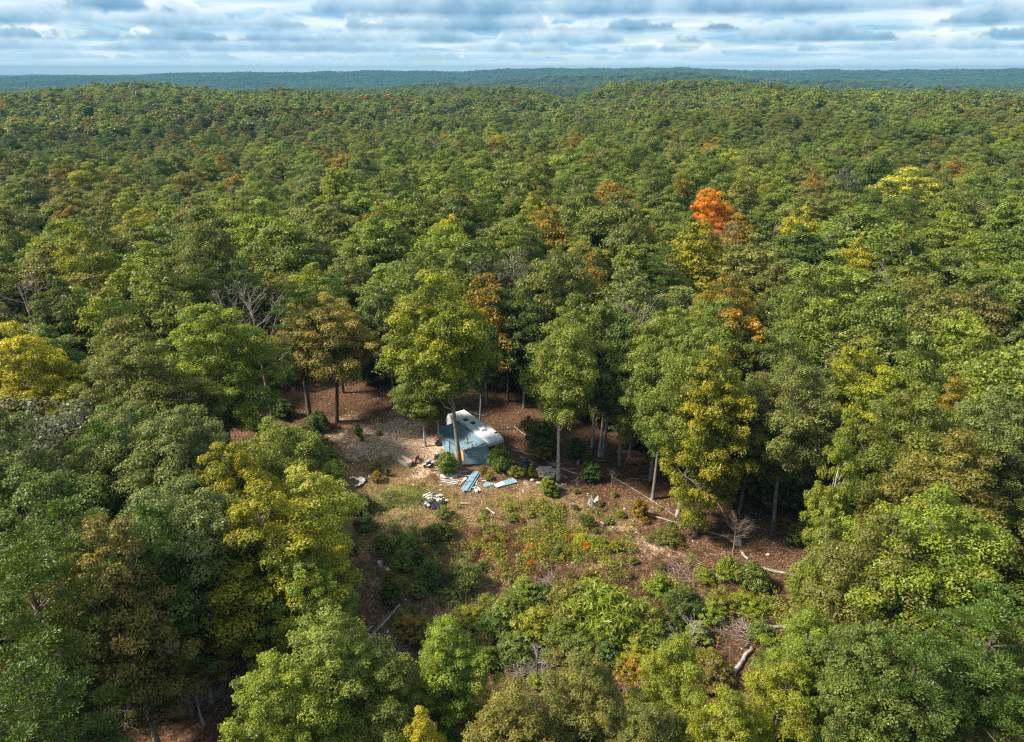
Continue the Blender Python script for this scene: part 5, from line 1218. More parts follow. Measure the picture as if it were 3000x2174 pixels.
for a, b_, r_, m, lb, br in [
 ((1895, 1508), (2132, 1574), .12, DW, 'long pale log passing behind the two right hand trunks', 2), ((2215, 1661), (2342, 1687), .19, DW, 'grey log at the right edge of the clearing', 1),
 ((2182, 1841), (2405, 1829), .19, DW, 'thick pale log crossing the lower right of the clearing', 2), ((2150, 1972), (2203, 1896), .23, DW, 'short thick log sloping at the bottom right', 0),
 ((1839, 1911), (1966, 1919), .17, DW, 'grey log half hidden in the thicket at the lower centre', 1), ((2185, 1900), (2206, 1846), .16, KW, 'dark log stub under the thick pale log', 1),
 ((2171, 1615), (2190, 1639), .17, DW, 'short pale log below the round stump', 0), ((1785, 1392), (1981, 1513), .06, DW, 'very long thin pole leading to the right hand oak', 2), ((1839, 1401), (1907, 1406), .06, DW, 'thin pole lying behind the orange bush', 1),
 ((2256, 1715), (2279, 1747), .14, DW, 'short grey log below the right edge log', 0), ((1499, 1317), (1578, 1338), .11, DW, 'fallen log leading to the yellow olive shrub', 3), ((1523, 1337), (1563, 1356), .10, DW, 'pale log just above the crumpled tarp', 1),
 ((1496, 1347), (1515, 1361), .13, DW, 'short log end left of the crumpled tarp', 0), ((1600, 1351), (1634, 1368), .10, DW, 'log right behind the pile of sacks', 2), ((1612, 1357), (1650, 1359), .06, DW, 'thin branch behind the pale trunk', 1),
 ((1643, 1372), (1706, 1393), .12, DW, 'grey log right of the pale trunk', 2), ((1642, 1390), (1663, 1401), .08, DW, 'short pale branch at the right side of the pale trunk', 0), ((1733, 1348), (1775, 1349), .07, DW, 'thin pale log by the two slim trunks', 0),
 ((1507, 1250), (1543, 1276), .09, DW, 'pale log in the woods right of the trailer', 2), ((1643, 1287), (1667, 1312), .06, TW, 'thin leaning branch behind the pale trunk', 2), ((1652, 1371), (1712, 1376), .05, DW, 'slender branch lying above the grey log', 1),
 ((1340, 1153), (1412, 1154), .10, DW, 'straight pale log in the woods behind the trailer', 1), ((1360, 1202), (1421, 1219), .12, DW, 'log lying along the back of the trailer', 5), ((1352, 1190), (1402, 1212), .08, TW, 'branch tangled behind the trailer', 6), ((1415, 1160), (1385, 1200), .06, TW, 'leaning branch behind the trailer', 4),
 ((1073, 1879), (1171, 1771), .13, DW, 'long pale split log in the lower left of the clearing', 1), ((1048, 1869), (1092, 1834), .09, DW, 'short pale pole at the lower left beside the split log', 1), ((1088, 1853), (1143, 1794), .08, KW, 'dark pole lying along the long split log', 1),
 ((1100, 1914), (1206, 1886), .07, TW, 'brushy branch below the split log', 7), ((1120, 1925), (1190, 1898), .05, TW, 'twiggy branch beneath the brushy one', 7), ((1446, 2022), (1600, 1942), .15, KW, 'dark fallen trunk at the bottom centre', 4), ((1500, 1992), (1580, 1925), .07, TW, 'thin branch crossing the dark fallen trunk', 6),
 ((1592, 2104), (1630, 2080), .14, DW, 'pale forked log at the bottom, right of the olive tree', 3), ((1290, 2116), (1333, 2092), .14, DW, 'short whitish log at the bottom beside the yellow tree', 1), ((1010, 1603), (968, 1612), .04, DW, 'thin pale stick by the dark shrub at left', 0),
 ((2230, 1740), (2390, 1830), .07, TW, 'thin fallen pole sloping into the right hand trees', 4), ((2255, 1770), (2330, 1800), .05, TW, 'brushy stick among the weeds at right', 5), ((2065, 1395), (2175, 1420), .06, DW, 'thin pale branch at the forest edge on the right', 3), ((2095, 1460), (2135, 1530), .06, TW, 'thin leaning stem in the woods at right', 3),
 ((820, 1200), (905, 1215), .08, DW, 'pale log on the ground in the woods at left', 2), ((640, 1240), (760, 1228), .08, TW, 'grey branch in the dark gap at left', 3), ((150, 2150), (280, 2075), .08, DW, 'pale fallen pole at the bottom left', 1), ((1105, 1700), (1165, 1690), .04, TW, 'thin stick near the grey stump', 1)]:
    log(a, b_, r_, m, lb, br=br)
log((1242, 1373), (1288, 1376), .07, DW, 'grey plank like log left of the round green shrub', br=0)
# rocks, barrel, ash patch, stake, rusty stalks
for px, py, s_, lb in [(1136, 1668, .3, 'pale rock beside the upright grey stump'), (1722, 1447, .16, 'white stone in the dry grass right of the pale trunk'), (1533, 1439, .13, 'white stone in the grass below the fallen panel'), (1655, 1431, .12, 'small white stone under the pale trunk'), (1830, 1490, .15, 'white stone near the orange bush'), (1212, 1421, .14, 'white scrap at the end of the pale dirt'), (2030, 1570, .16, 'pale stone at the foot of the right hand oak'), (1175, 1790, .14, 'pale stone at the top of the split log'), (1188, 1810, .1, 'small pale stone right of the split log'), (2250, 1625, .22, 'pale rock among leaves at right')]:
    o = MB().ball((0, 0, 0), (s_, s_ * .8, s_ * .6), 2, jit=s_ * .13, seed=int(px)).build('rock', STONEM); o.location = at(px, py, s_ * .35); tag(o, lb, 'rock')
e = thing('barrel', 975, 1714, 'black barrel at the left edge of the clearing', 'barrel'); MB().cyl((0, 0, 0), (0, 0, .85), .29, 18).build('drum', BLACKP, e, smooth=False)
for z_ in (.28, .57): MB().torus((0, 0, z_), .29, .015, n=20, m_=6).build('hoop', BLACKP, e)
rumple('black_tarp', [(1030, 1722), (1040, 1712), (1062, 1713), (1066, 1722), (1056, 1732), (1036, 1731)], TARPM, 'low black burnt heap on the leaves near the barrel', 'tarp', h=.2, seed=37)  # burnt ash ring, shaped as a low crumpled black sheet
o = MB().cyl((0, 0, 0), (.06, 0, 1.5), .035, 8).build('marker_stake', ORANGE); o.location = at(2098, 1905); tag(o, 'thin orange stake in the brush below the thick pale log', 'stake')
for k, (px, py, h) in enumerate([(1226, 1508, 1.5), (1215, 1506, .9), (1207, 1512, .8), (1208, 1537, 1.0)]):
    o = MB().cyl((0, 0, 0), (.03, 0, h), .03, 7).build('iron_post', RUST); o.location = at(px, py); tag(o, ['tallest rusty post below the white rubbish heap', 'short rusty post left of the tallest one', 'short rusty post farthest left below the rubbish', 'lowest rusty post in the weeds'][k], 'post')
plank('white_board', (1349, 1474), (1370, 1474), .14, WHITE, 'short white board in the grass right of the rubbish heap', 'board', z=.2)
plank('grey_scrap', (1424, 1487), (1449, 1505), .22, STONEM, 'grey scrap strip in the weeds below the blue sheets', 'scrap', z=.15)
rumple('grey_scrap', [(1388, 1438), (1396, 1436), (1402, 1441), (1398, 1447), (1390, 1446)], STONEM, 'grey crumpled scrap under the curled white sheet', 'scrap', h=.3, seed=41, step=.1)
e = thing('radio_mast', 1, 1, 'thin lattice radio mast far off on the horizon', 'mast'); th_ = math.atan2((893 - 1500) / F, 1); e.location = (6800 * math.sin(th_), 6800 * math.cos(th_), gz(6800 * math.sin(th_), 6800 * math.cos(th_)) + 10); mb = MB()
for x_, y_ in ((-1.2, -1.2), (1.2, -1.2), (0, 1.2)): mb.cyl((x_, y_, 0), (x_ * .5, y_ * .5, 72), .3, 5)
mb.build('legs', STEEL, e)
mb = MB()
for z_ in range(0, 70, 5): mb.cyl((-1.1, -1.1, z_), (1.0, -1.0, z_ + 5), .14, 4).cyl((1.1, -1.1, z_), (0, 1.0, z_ + 5), .14, 4)
mb.build('lattice', STEEL, e)

# ------------------------------------------------------------------ bushes and saplings
SHB = [broadleaf(201, 2.4, 1.25, 0.12, nclump=60, per=95, L=.17, W=.10, cr=(.24, .42), trunk_r=.035, limbs=8, leaders=4), broadleaf(202, 2.4, 1.2, 0.1, nclump=55, per=95, L=.18, W=.10, cr=(.22, .38), trunk_r=.03, limbs=8, leaders=3, holes=.18),
       broadleaf(203, 2.4, 0.9, 0.1, nclump=50, per=90, L=.17, W=.09, cr=(.2, .34), trunk_r=.03, limbs=6, leaders=2), broadleaf(204, 2.4, 1.35, 0.2, nclump=45, per=55, L=.2, W=.09, cr=(.22, .36), trunk_r=.03, limbs=14, leaders=5, holes=.25)]
FEATH = broadleaf(205, 2.4, 1.3, 0.1, nclump=80, per=70, L=.30, W=.055, cr=(.22, .4), trunk_r=.03, limbs=12, leaders=6, droop=.5)
def bush(px, py, H, R_, k, pal, label, nm='shrub', cat='shrub'):
    pr = FEATH if k == 9 else SHB[k]; p = at(px, py); t = empty(nm, (p.x, p.y, gz(p.x, p.y)), rng.rand() * 6.28); t.scale = (R_ / 1.25, R_ / 1.25, H / 2.4); tag(t, label, cat, 'bushes of the clearing'); tn = tints(pal, v=.05)
    for me_, n_m in zip(pr, ('foliage', 'stems')): o = link(n_m, me_, parent=t); o['tint'], o['tint2'] = tn
    return t
for b_ in [
 (1311,1390,3.1,1.22,0,'fresh','round bright green shrub in front of the big trunk left of the shed'),(1462,1382,4.0,1.32,0,'fresh','tall bright green shrub at the right corner of the shed'),(1583,1322,4.3,2.0,0,'deep','large dark green shrub in the woods right of the trailer'),
 (1545,1262,2.4,.8,3,'burnt','orange flecked shrub left of the large dark one'),(1583,1352,2.2,1.15,3,'gold','yellow olive shrub above the sacks'),(1688,1340,2.9,1.2,0,'deep','dark green shrub right of the pale trunk, farther back'),
 (1728,1408,2.5,1.35,0,'green','round green shrub right of the grey log'),(1720,1358,1.7,.75,1,'green','small green shrub between the two round ones'),(1603,1448,2.3,1.15,1,'lime','yellow green shrub in front of the pale trunk'),(1624,1455,1.0,.6,1,'fresh','little green shrub right of the yellow green one'),
 (1556,1400,2.0,.5,2,'lime','narrow bright shrub between tarp and sacks'),(1510,1400,1.7,.95,3,'ygold','olive yellow shrub left of the crumpled tarp'),(1415,1390,1.3,.5,3,'gold','small yellow weed beside the blue sheets'),(1432,1405,.8,.6,3,'lime','low green weed right of the blue sheets'),
 (1050,1278,1.9,.8,2,'lime','low yellow sapling at the thick grey trunk'),(1062,1292,.9,.35,2,'lime','tiny yellow green plant below the thick grey trunk'),(1112,1274,.7,.5,1,'fresh','small green plant in the dirt yard'),(937,1262,3.0,1.6,0,'deep','dark green bush at the left back of the yard'),
 (836,1222,2.8,1.5,0,'deep','dark bush farther left in the woods'),(885,1300,2.6,1.6,3,'brown','brownish bush at the left edge of the yard'),(940,1330,2.4,1.5,3,'olive','olive bush below the dark green one at left'),(975,1428,3.3,1.7,0,'fresh','bright green bush at the left edge of the grass'),
 (968,1370,2.4,1.4,1,'green','green bush above the bright one at left'),(1103,1412,1.5,.75,3,'burnt','orange shrub right of the white cloth'),(1100,1385,1.8,.8,3,'olive','olive shrub behind the orange one'),(1064,1502,2.3,1.35,0,'deep','dark green bush in the left grass'),(1066,1552,1.8,1.1,0,'deep','dark green bush just below its twin'),
 (1012,1622,2.2,1.1,0,'deep','dark round bush alone at the left'),(1184,1618,2.0,1.4,0,'fresh','fresh green bush in the middle of the left half'),(1192,1660,1.9,1.3,0,'green','green bush under the fresh green one'),(1225,1662,2.1,.8,2,'deep','dark conical juniper bush beside two green ones'),
 (1120,1610,1.9,.9,3,'green','loose green bush left of the fresh green one'),(1290,1582,2.2,1.3,3,'deep','dark loose bush at the centre left'),(1300,1520,1.6,.9,3,'green','loose green weed below the rubbish heap'),(1265,1718,2.5,1.5,0,'deep','dark green bush at the lower left centre'),(1232,1740,1.7,1.1,1,'green','green bush touching the dark one'),
 (1362,1722,3.0,1.6,9,'sage','greyish feathery bush at the centre'),(1146,1770,2.9,1.05,1,'deep','tall dark bush above the split log'),(1215,1870,2.3,1.5,3,'gold','yellowish bush right of the split log'),(1270,1880,2.4,1.5,3,'olive','olive bush next to the yellowish one'),
 (1872,1516,2.5,1.1,2,'gold','bright orange yellow bush at the end of the long log'),(1889,1532,.8,.5,3,'burnt','tiny orange plant under the orange bush'),(1957,1586,1.6,1.25,3,'olive','dark olive bush below the long log'),(2132,1696,2.6,1.2,0,'lime','bright green bush at the right side of the clearing'),(2196,1724,2.9,1.5,0,'green','larger green bush right of the bright one'),
 (1992,1800,2.7,1.7,9,'deep','grey green bush in the brown thicket'),(1765,1838,4.6,2.9,9,'lime','large feathery yellow green thicket bush'),(1690,1800,3.6,2.2,9,'olive','feathery olive bush left of the large one'),(1850,1850,3.4,2.2,9,'fresh','feathery green bush right of the large one'),
 (1540,1760,2.3,1.5,1,'fresh','light green bush left of the feathery thicket'),(1600,1770,2.0,1.2,0,'deep','dark green bush at the feathery thicket'),(1500,1800,2.0,1.5,1,'green','green bush in the lower thicket'),(1440,1850,2.0,1.6,1,'fresh','leafy green bush in the lower thicket'),(1380,1830,1.8,1.3,3,'ygold','yellow green bush in the lower thicket'),
 (1560,1860,2.4,1.8,3,'ygold','yellow flecked bush in the lower centre'),(1640,1880,2.3,1.7,3,'green','green open bush in the lower centre'),(1500,1920,2.0,1.7,1,'green','low green bush over the fallen trunk'),(1700,1930,2.2,1.7,3,'green','open green bush above the tall olive tree'),(1780,1930,2.0,1.5,1,'deep','dark leafy bush right of the open one'),(1335,1900,1.7,1.3,1,'fresh','bright bush above the yellow green tree'),
 (1860,1930,2.0,1.5,3,'ygold','yellow flecked bush beside the hidden log'),(1920,1880,2.2,1.5,3,'green','green bush above the hidden log'),(1640,1860,1.9,1.2,3,'lime','small lime bush in the centre thicket'),(1715,2010,2.2,1.4,3,'burnt','orange leaved bush behind the tall olive tree'),(1860,2010,2.6,1.3,3,'burnt','amber leaved sapling bush at the bottom right centre'),
 (2035,1880,2.0,1.2,1,'fresh','fresh green bush near the orange stake'),(2060,1700,1.3,1.0,3,'lime','loose weed patch left of the bright bush'),(2100,1790,1.8,1.6,3,'olive','olive brush patch at right'),(2180,1790,1.8,1.5,3,'lime','yellow green weed patch at right'),(2330,1725,1.5,.9,1,'lime','bright low bush at the right edge'),(2340,1590,2.3,1.3,0,'green','green sapling bush at the right forest edge'),
 (2300,1560,1.6,1.4,3,'rust','thin rusty brush at the right forest edge'),(2230,1880,1.8,1.2,1,'green','green weeds under the thick pale log'),(2080,2010,2.4,1.7,3,'brown','brown brush below the orange stake'),(2260,1990,2.5,1.7,3,'deep','dark brush right of the sloping log'),(1700,1595,1.2,.9,9,'yellow','yellow sumac in the weed patch'),
 (1660,1585,.9,.5,9,'burnt','reddish tinged sumac left of the orange one'),(1718,1610,.9,.5,9,'orange','orange sumac in the middle of the weed patch'),(1745,1600,1.2,.9,9,'lime','lime sumac right of the orange one'),(1800,1455,.7,.45,1,'fresh','small green plant right of the splintered stump'),(1686,1444,.6,.4,1,'fresh','small green tuft right of the pale trunk'),
 (1818,1515,.8,.6,1,'lime','low lime plant left of the orange bush'),(1755,1482,.7,.4,1,'fresh','small plant at the splintered stump'),(1780,1535,.8,.5,1,'lime','small plant at the small cut stump'),(1250,1350,.01,.01,1,'fresh','x'),(1248,1690,.01,.01,1,'fresh','x'),
 (1135,1395,1.3,.45,2,'green','slim dark weed on the pale dirt'),(1247,1610,.8,.4,3,'orange','small orange plant beside the juniper'),(1180,1712,.9,.5,3,'lime','small bright weed near the grey stump'),(760,1260,2.6,1.5,0,'green','green bush under the trees at left'),(690,1235,2.4,1.4,0,'deep','dark bush on the forest floor at left'),(600,1270,2.6,1.5,1,'green','bush in the dark gap at left'),
 (2420,1560,2.4,1.4,3,'red','deep red maple sapling in the shade at right'),(2000,1340,2.6,1.5,0,'deep','dark shrub at the forest edge right of the slim trunks'),(1935,1330,2.4,1.4,0,'deep','dark shrub behind the slim trunks'),(1840,1312,2.4,1.4,1,'green','green shrub at the forest edge'),(2210,1420,3.4,1.8,0,'green','leafy shrub under the right hand trees'),(2120,1400,2.6,1.5,1,'deep','dark shrub under the right hand trees')]:
    if b_[2] > .1: bush(*b_)
qb = random.Random(12); TH = [(1150,1830),(1250,1760),(1450,1730),(1700,1700),(1950,1730),(2080,1760),(2100,1860),(2050,2010),(1950,2120),(1700,2060),(1500,1990),(1350,2000),(1220,1960)]
TP = np.array([tuple(at(*p_))[:2] for p_ in TH]); nth = 0
while nth < 48:
    x, y = qb.uniform(*[f_(TP[:, 0]) for f_ in (np.min, np.max)]), qb.uniform(*[f_(TP[:, 1]) for f_ in (np.min, np.max)])
    if not inside(np.array([x]), np.array([y]), TP)[0]: continue
    pl = qb.choice(['green', 'fresh', 'lime', 'ygold', 'olive', 'lime', 'green', 'burnt', 'brown', 'ygold']); px, py, _ = to_px((x, y, 0)); R_ = qb.uniform(.5, 1.35); nth += 1
    t = bush(px, py, R_ * qb.uniform(.9, 1.6), R_, qb.choice([1, 2, 3, 3, 3, 9]), pl, {'green': 'green', 'fresh': 'fresh green', 'lime': 'yellow green', 'ygold': 'yellow flecked', 'olive': 'olive', 'deep': 'dark green', 'burnt': 'amber', 'brown': 'brownish'}[pl] + (' tall' if R_ > 1 else ' small') + ' bush in the dense thicket of the lower clearing'); t['group'] = 'bushes of the lower thicket'
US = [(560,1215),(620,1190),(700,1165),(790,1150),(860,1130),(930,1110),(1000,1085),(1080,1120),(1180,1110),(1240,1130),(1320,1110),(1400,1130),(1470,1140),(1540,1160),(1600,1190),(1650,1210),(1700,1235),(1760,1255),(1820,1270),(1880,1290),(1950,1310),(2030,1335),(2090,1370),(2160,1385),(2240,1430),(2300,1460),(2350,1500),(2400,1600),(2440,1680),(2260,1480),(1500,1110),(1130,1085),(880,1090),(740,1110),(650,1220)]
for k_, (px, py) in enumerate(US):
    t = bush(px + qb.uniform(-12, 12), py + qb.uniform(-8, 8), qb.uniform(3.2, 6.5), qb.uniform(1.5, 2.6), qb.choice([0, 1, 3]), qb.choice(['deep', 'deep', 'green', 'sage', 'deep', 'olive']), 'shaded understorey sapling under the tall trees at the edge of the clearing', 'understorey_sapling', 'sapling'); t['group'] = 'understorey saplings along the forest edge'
TP = np.array([tuple(at(*p_))[:2] for p_ in [(960,1500),(1200,1500),(1500,1480),(1800,1500),(2000,1600),(2250,1600),(2250,1750),(1900,1720),(1450,1720),(1200,1760),(1000,1700)]]); nth = 0
while nth < 48:
    x, y = qb.uniform(*[f_(TP[:, 0]) for f_ in (np.min, np.max)]), qb.uniform(*[f_(TP[:, 1]) for f_ in (np.min, np.max)])
    if not inside(np.array([x]), np.array([y]), TP)[0]: continue
    pl = qb.choice(['green', 'fresh', 'lime', 'ygold', 'olive', 'deep', 'brown', 'brown', 'rust']); px, py, _ = to_px((x, y, 0)); R_ = qb.uniform(.25, .75); nth += 1
    t = bush(px, py, R_ * qb.uniform(1.1, 2.2), R_, qb.choice([1, 2, 3, 3, 9]), pl, {'green': 'green', 'fresh': 'fresh green', 'lime': 'yellow green', 'ygold': 'yellow flecked', 'olive': 'olive', 'deep': 'dark green', 'brown': 'brownish', 'rust': 'rusty'}[pl] + ' low plant scattered in the dry grass of the clearing', 'low_plant', 'plant'); t['group'] = 'low plants of the grassy slope'
for px, py, H, s_, k, lb, m in [(2143, 1622, 4.6, .35, 2, 'bare leafless sapling at the right of the clearing', M_TWIG), (1578, 2012, 5.4, .35, 1, 'bare leaning sapling trunk over the dark fallen trunk', M_DARKWOOD), (2020, 1950, 5.5, .55, 1, 'pale bare branched sapling in the lower thicket', M_DEADWOOD), (1868, 2110, 5.0, .3, 1, 'slim reddish bare sapling at the bottom', M_DARKWOOD), (2360, 1500, 5.5, .4, 2, 'thin twiggy sapling at the right forest edge', M_TWIG), (1690, 1440, 2.4, .15, 1, 'thin bare stem in the grass', M_TWIG), (1790, 1430, 2.6, .15, 2, 'second thin bare stem by the long pole', M_TWIG), (600, 2120, 5.0, .6, 2, 'grey bare brush sapling at the lower left', M_TWIG), (660, 1960, 5.0, .5, 2, 'bare twigs beside the small rust orange tree', M_TWIG), (360, 2140, 3.0, .45, 2, 'low bare twigs at the bottom left', M_TWIG)]:
    p = at(px, py); plant(BARE[k], p.x, p.y, H, s_, tints('greytwig'), 'bare_sapling', lb, 'sapling', barkm=m, protoH=18.0, parts=('branches', 'trunk'))
# brush piles
def brush(px, py, R_, n, label, seed):
    q = np.random.RandomState(seed); sg = []
    for k in range(n):
        c = q.normal(size=2) * R_ * .45; th_ = q.rand() * 6.28; ln = q.uniform(.6, 2.0); z_ = abs(q.normal()) * .25 + .05
        sg.append(bez((c[0], c[1], z_), (c[0] + math.cos(th_) * ln, c[1] + math.sin(th_) * ln, z_ + q.uniform(-.05, .5)), (q.normal() * .15, q.normal() * .15, .1), 4, .022, .008, .03, q))
    V_, F_ = tubes(sg, 4); o = link('brush_pile', mesh_np('brush_pile', V_, F_, 4, smooth=True), M_TWIG, loc=at(px, py)); tag(o, label, 'brush pile', kind='stuff')
for k, (px, py, R_, n, lb) in enumerate([(2150, 1830, 2.6, 260, 'brown twiggy brush pile above the thick pale log'), (1550, 1960, 2.8, 200, 'tangle of twigs round the dark fallen trunk'), (1380, 1185, 2.4, 110, 'heap of branches behind the trailer'), (1150, 1905, 2.2, 110, 'brush heap below the split log'), (1880, 2060, 2.0, 150, 'twig heap at the bottom by the reddish sapling'), (2010, 1680, 2.5, 90, 'scattered twigs on the pale ground at right'), (2250, 1560, 3.0, 110, 'scattered twigs at the right forest edge'), (1600, 1720, 1.6, 90, 'grey brush beside the feathery thicket'), (640, 2030, 2.2, 120, 'grey brush in the dark gap at lower left')]):
    brush(px, py, R_, n, lb, 300 + k)

# ------------------------------------------------------------------ ground cover nobody could count
GI = lambda arr, x, y: arr[np.clip(np.searchsorted(gy, y), 0, ny - 1), np.clip(np.searchsorted(gx, x), 0, nx - 1)]
rg = np.random.RandomState(404)
def scatter(n):
    lo, hi = CP.min(0), CP.max(0); x = rg.uniform(lo[0], hi[0], n); y = rg.uniform(lo[1], hi[1], n); k = inside(x, y); return x[k], y[k]
def off_things(x, y): return ~(((x > -11) & (x < 0.5) & (y > 78.9) & (y < 90)) & (np.abs((x + 3) * .811 + (y - 79.5) * .585) < 4.6))
# dry grass
x, y = scatter(150000); g_ = GI(grassy, x, y); d_ = GI(dirt, x, y); pch = fbm(x / 1.7, y / 1.7, 8, 3)
k = (rg.rand(len(x)) < np.clip(g_ * 1.4 * (pch * 1.6 - .25) - 1.1 * d_, 0.02, 1) * .75) & off_things(x, y); x, y, pch = x[k], y[k], pch[k]
n = len(x); tall = np.clip(fbm(x / 3.5, y / 3.5, 61, 2), 0, 1)
hgt = rg.uniform(.14, .5, n) * (.55 + .9 * tall); th_ = rg.rand(n) * 6.28; wv = .022
V_ = np.stack([np.stack([x - wv * np.cos(th_), y - wv * np.sin(th_), np.zeros(n)], 1), np.stack([x + wv * np.cos(th_), y + wv * np.sin(th_), np.zeros(n)], 1), np.stack([x + rg.normal(size=n) * .14, y + rg.normal(size=n) * .14, hgt], 1)], 1).reshape(-1, 3)
at_ = np.stack([rg.uniform(.65, 1.35, n), np.clip(1.6 * pch - .45 + rg.normal(size=n) * .25, 0, 1), rg.rand(n), np.ones(n)], 1)
o = link('dry_grass', mesh_np('dry_grass', V_, np.arange(n * 3), 3, {'leaf': ('FACE', at_)}), M_LEAF); tag(o, kind='stuff'); o['tint'], o['tint2'] = [.185, .125, .042], [.44, .28, .14]
# green grass patch
c1_ = at(1205, 1455); x = c1_.x + rg.normal(size=9000) * 2.2; y = c1_.y + rg.normal(size=9000) * 1.2; n = len(x); hgt = rg.uniform(.1, .25, n); th_ = rg.rand(n) * 6.28
V_ = np.stack([np.stack([x - wv * np.cos(th_), y - wv * np.sin(th_), np.zeros(n)], 1), np.stack([x + wv * np.cos(th_), y + wv * np.sin(th_), np.zeros(n)], 1), np.stack([x + rg.normal(size=n) * .1, y + rg.normal(size=n) * .1, hgt], 1)], 1).reshape(-1, 3)
o = link('green_grass', mesh_np('green_grass', V_, np.arange(n * 3), 3, {'leaf': ('FACE', np.stack([rg.uniform(.7, 1.3, n), rg.rand(n), rg.rand(n), np.ones(n)], 1))}), M_LEAF); tag(o, kind='stuff'); o['tint'], o['tint2'] = [.20, .23, .035], [.42, .40, .11]
# fallen leaves
x1, y1 = scatter(90000); r_ = np.sqrt(rg.rand(60000)) * 75; t_ = rg.uniform(-.9, .9, 60000); x2, y2 = 4 + np.sin(t_) * r_ * 1.1, 78 + (rg.rand(60000) - .35) * 90
x = np.concatenate([x1, x2]); y = np.concatenate([y1, y2]); k = off_things(x, y); x, y = x[k], y[k]; n = len(x)
Nn = frames(n, rg) * .5 + [0, 0, 1]; Nn /= np.linalg.norm(Nn, axis=1, keepdims=True); dd_w = GI(dirt, x, y)
V_, F_ = leaf_cards(np.stack([x, y, ground_z(x, y) + .03 + .05 * rg.rand(n)], 1), Nn, rg.uniform(.10, .22, n), rg.uniform(.07, .14, n), rg, .05)
o = link('leaf_litter', mesh_np('leaf_litter', V_, F_, 4, {'leaf': ('FACE', np.stack([rg.uniform(.45, 1.6, n), np.clip(rg.rand(n) ** 2.0 + .25 * dd_w, 0, 1), rg.rand(n), np.ones(n)], 1))}), M_LEAF); tag(o, kind='stuff'); o['tint'], o['tint2'] = [.115, .052, .025], [.42, .26, .15]
# pale chips and pebbles
x, y = scatter(9000); k = (rg.rand(len(x)) < .06 + .5 * GI(dirt, x, y)) & off_things(x, y); x, y = x[k][:1800], y[k][:1800]; mb = []; oc = np.array([(1, 0, 0), (0, 1, 0), (-1, 0, 0), (0, -1, 0), (0, 0, .7), (0, 0, -.5)]); fo = np.array([(0, 1, 4), (1, 2, 4), (2, 3, 4), (3, 0, 4)])
s_ = rg.uniform(.03, .11, len(x)) * (1 + (rg.rand(len(x)) < .05)); rot = rg.rand(len(x)) * 6.28; V_ = oc[None] * s_[:, None, None] * rg.uniform(.6, 1.3, (len(x), 6, 1)); V_ = np.stack([V_[..., 0] * np.cos(rot)[:, None] - V_[..., 1] * np.sin(rot)[:, None] + x[:, None], V_[..., 0] * np.sin(rot)[:, None] + V_[..., 1] * np.cos(rot)[:, None] + y[:, None], V_[..., 2] + .05], -1).reshape(-1, 3)
F_ = (fo[None] + (np.arange(len(x)) * 6)[:, None, None]).reshape(-1); o = link('pebbles', mesh_np('pebbles', V_, F_, 3), plain('pebble', (.55, .49, .42), .9, var=.25, scale=.8)); tag(o, kind='stuff')
# weeds: many small leafy stems
def weeds(name, spots, n, t1, t2, L=.2, W=.085, hmax=.9, per=34, seed=1, mixbias=0.0, spread=1.0):
    q = np.random.RandomState(seed); P, A_ = [], []
    sp_ = [(at(a, b_), rx, ry) for a, b_, rx, ry in spots]; wts = np.array([rx * ry for _, rx, ry in sp_], float); wts /= wts.sum()
    ch = q.choice(len(sp_), n, p=wts)
    cx = np.array([sp_[c][0].x for c in ch]) + q.normal(size=n) * np.array([sp_[c][1] for c in ch]) * .5; cy_ = np.array([sp_[c][0].y for c in ch]) + q.normal(size=n) * np.array([sp_[c][2] for c in ch]) * .5
    k = inside(cx, cy_) & (fbm(cx / 2.2, cy_ / 2.2, seed, 3) > .47) & off_things(cx, cy_); cx, cy_ = cx[k], cy_[k]; n = len(cx)
    h = q.uniform(.3, 1, n) * hmax; ci = np.repeat(np.arange(n), per); m = len(ci); t = q.rand(m) ** .7; rr = (.12 + .35 * (1 - abs(t - .55))) * spread * (.5 + h[ci]) * q.rand(m) ** .5; th_ = q.rand(m) * 6.28
    P = np.stack([cx[ci] + rr * np.cos(th_), cy_[ci] + rr * np.sin(th_), .05 + t * h[ci]], 1); Nn = np.stack([np.cos(th_) * .5, np.sin(th_) * .5, np.ones(m)], 1) + frames(m, q) * .5; Nn /= np.linalg.norm(Nn, axis=1, keepdims=True)
    V_, F_ = leaf_cards(P, Nn, L * q.uniform(.6, 1.3, m), W * q.uniform(.7, 1.3, m), q, .35); cm = q.rand(n)
    o = link(name, mesh_np(name, V_, F_, 4, {'leaf': ('FACE', np.stack([q.uniform(.65, 1.35, m), np.clip(cm[ci] ** 1.5 + mixbias + q.normal(size=m) * .12, 0, 1), q.rand(m), np.ones(m)], 1))}), M_LEAF); tag(o, kind='stuff'); o['tint'], o['tint2'] = list(t1), list(t2)
weeds('yellow_green_weeds', [(1500, 1540, 8, 4), (1620, 1590, 7, 4), (1740, 1620, 7, 3), (1450, 1640, 6, 4), (1560, 1500, 7, 2.5), (1900, 1700, 7, 3), (2050, 1740, 5, 3), (2200, 1780, 5, 3)], 1150, (.13, .155, .018), (.34, .31, .02), L=.25, W=.09, seed=2, hmax=1.2)
weeds('green_weeds', [(1300, 1620, 8, 5), (1200, 1560, 6, 4), (1400, 1760, 8, 4), (1600, 1830, 9, 4), (1800, 1880, 8, 4), (1150, 1480, 7, 4), (1700, 1500, 8, 3), (1950, 1560, 6, 3), (2000, 1800, 8, 4)], 1100, (.075, .110, .020), (.15, .175, .03), L=.18, W=.09, seed=3, hmax=.8)
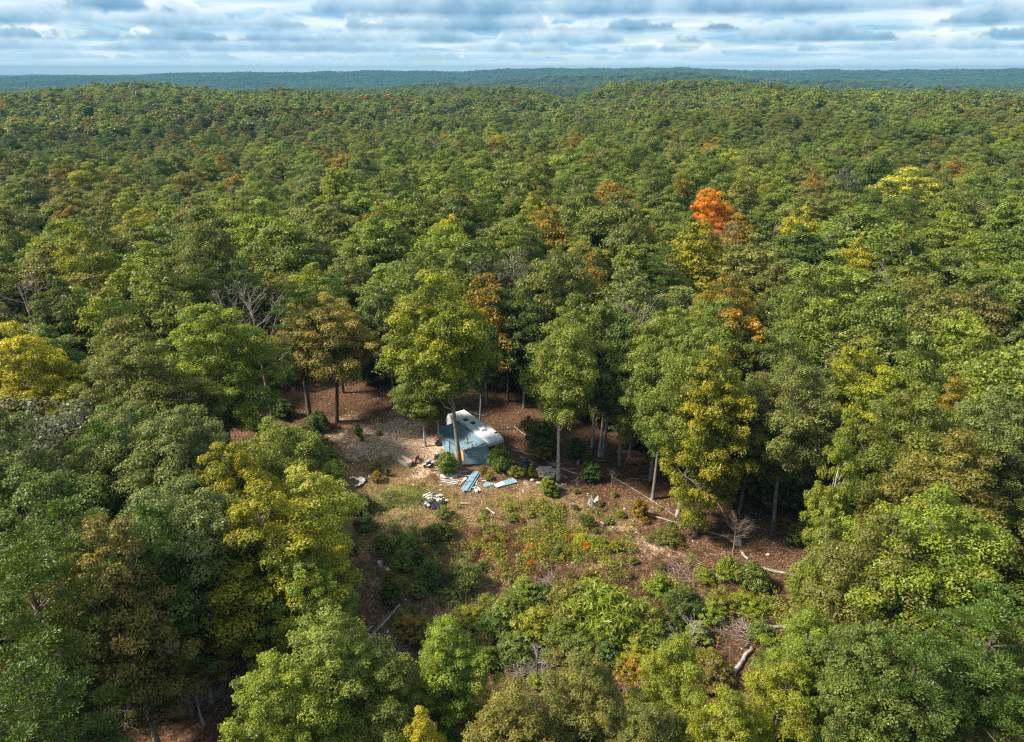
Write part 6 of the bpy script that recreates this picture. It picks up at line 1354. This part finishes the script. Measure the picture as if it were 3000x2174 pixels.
weeds('russet_weeds', [(1550, 1570, 9, 5), (1800, 1650, 9, 4), (1350, 1600, 8, 5), (1950, 1760, 9, 5), (2150, 1700, 6, 4), (1500, 1700, 8, 4), (1080, 1620, 5, 5)], 3600, (.105, .052, .026), (.26, .14, .06), L=.14, W=.06, seed=5, hmax=.7)
weeds('thicket_leaves', [(1500, 1850, 8, 3.5), (1650, 1900, 8, 3.5), (1800, 1920, 7, 3), (1400, 1900, 6, 3)], 900, (.085, .125, .022), (.25, .22, .02), L=.2, W=.1, seed=6, hmax=1.3, per=60)
weeds('orange_weeds', [(1700, 1600, 3.5, 1.6), (1520, 1620, 5, 3), (1850, 1900, 6, 3)], 160, (.30, .15, .015), (.50, .13, .015), L=.24, W=.08, seed=7)
# tall dry grass stems in clumps
sg = []; q = np.random.RandomState(77)
for a, b_ in [(985, 1460), (1000, 1480), (968, 1475), (1130, 1530), (1210, 1530), (1400, 1560), (1300, 1790), (1330, 1800), (1350, 1760), (1420, 1740), (1310, 1760), (1480, 1800), (1270, 1770), (1230, 1520), (1120, 1480), (1340, 1690), (1430, 1500), (1560, 1480)]:
    c = at(a, b_)
    for k in range(70):
        x0, y0 = c.x + q.normal() * .8, c.y + q.normal() * .6; h = q.uniform(.5, 1.3); sg.append((x0, y0, h, x0 + q.normal() * .35, y0 + q.normal() * .35))
sg = np.array(sg); n = len(sg); V_ = np.stack([np.stack([sg[:, 0] - .018, sg[:, 1], np.zeros(n)], 1), np.stack([sg[:, 0] + .018, sg[:, 1], np.zeros(n)], 1), np.stack([sg[:, 3], sg[:, 4], sg[:, 2]], 1)], 1).reshape(-1, 3)
o = link('tall_dry_grass', mesh_np('tall_dry_grass', V_, np.arange(n * 3), 3, {'leaf': ('FACE', np.stack([q.uniform(.7, 1.3, n), q.rand(n), q.rand(n), np.ones(n)], 1))}), M_LEAF); tag(o, kind='stuff'); o['tint'], o['tint2'] = [.36, .23, .12], [.5, .36, .22]
print('script', round(time.time() - T0, 1))

tri = sum(sum(p.loop_total - 2 for p in m_.polygons) if len(m_.polygons) < 3000 else len(m_.loops) - 2 * len(m_.polygons) for m_ in bpy.data.meshes)
print('triangles', tri)
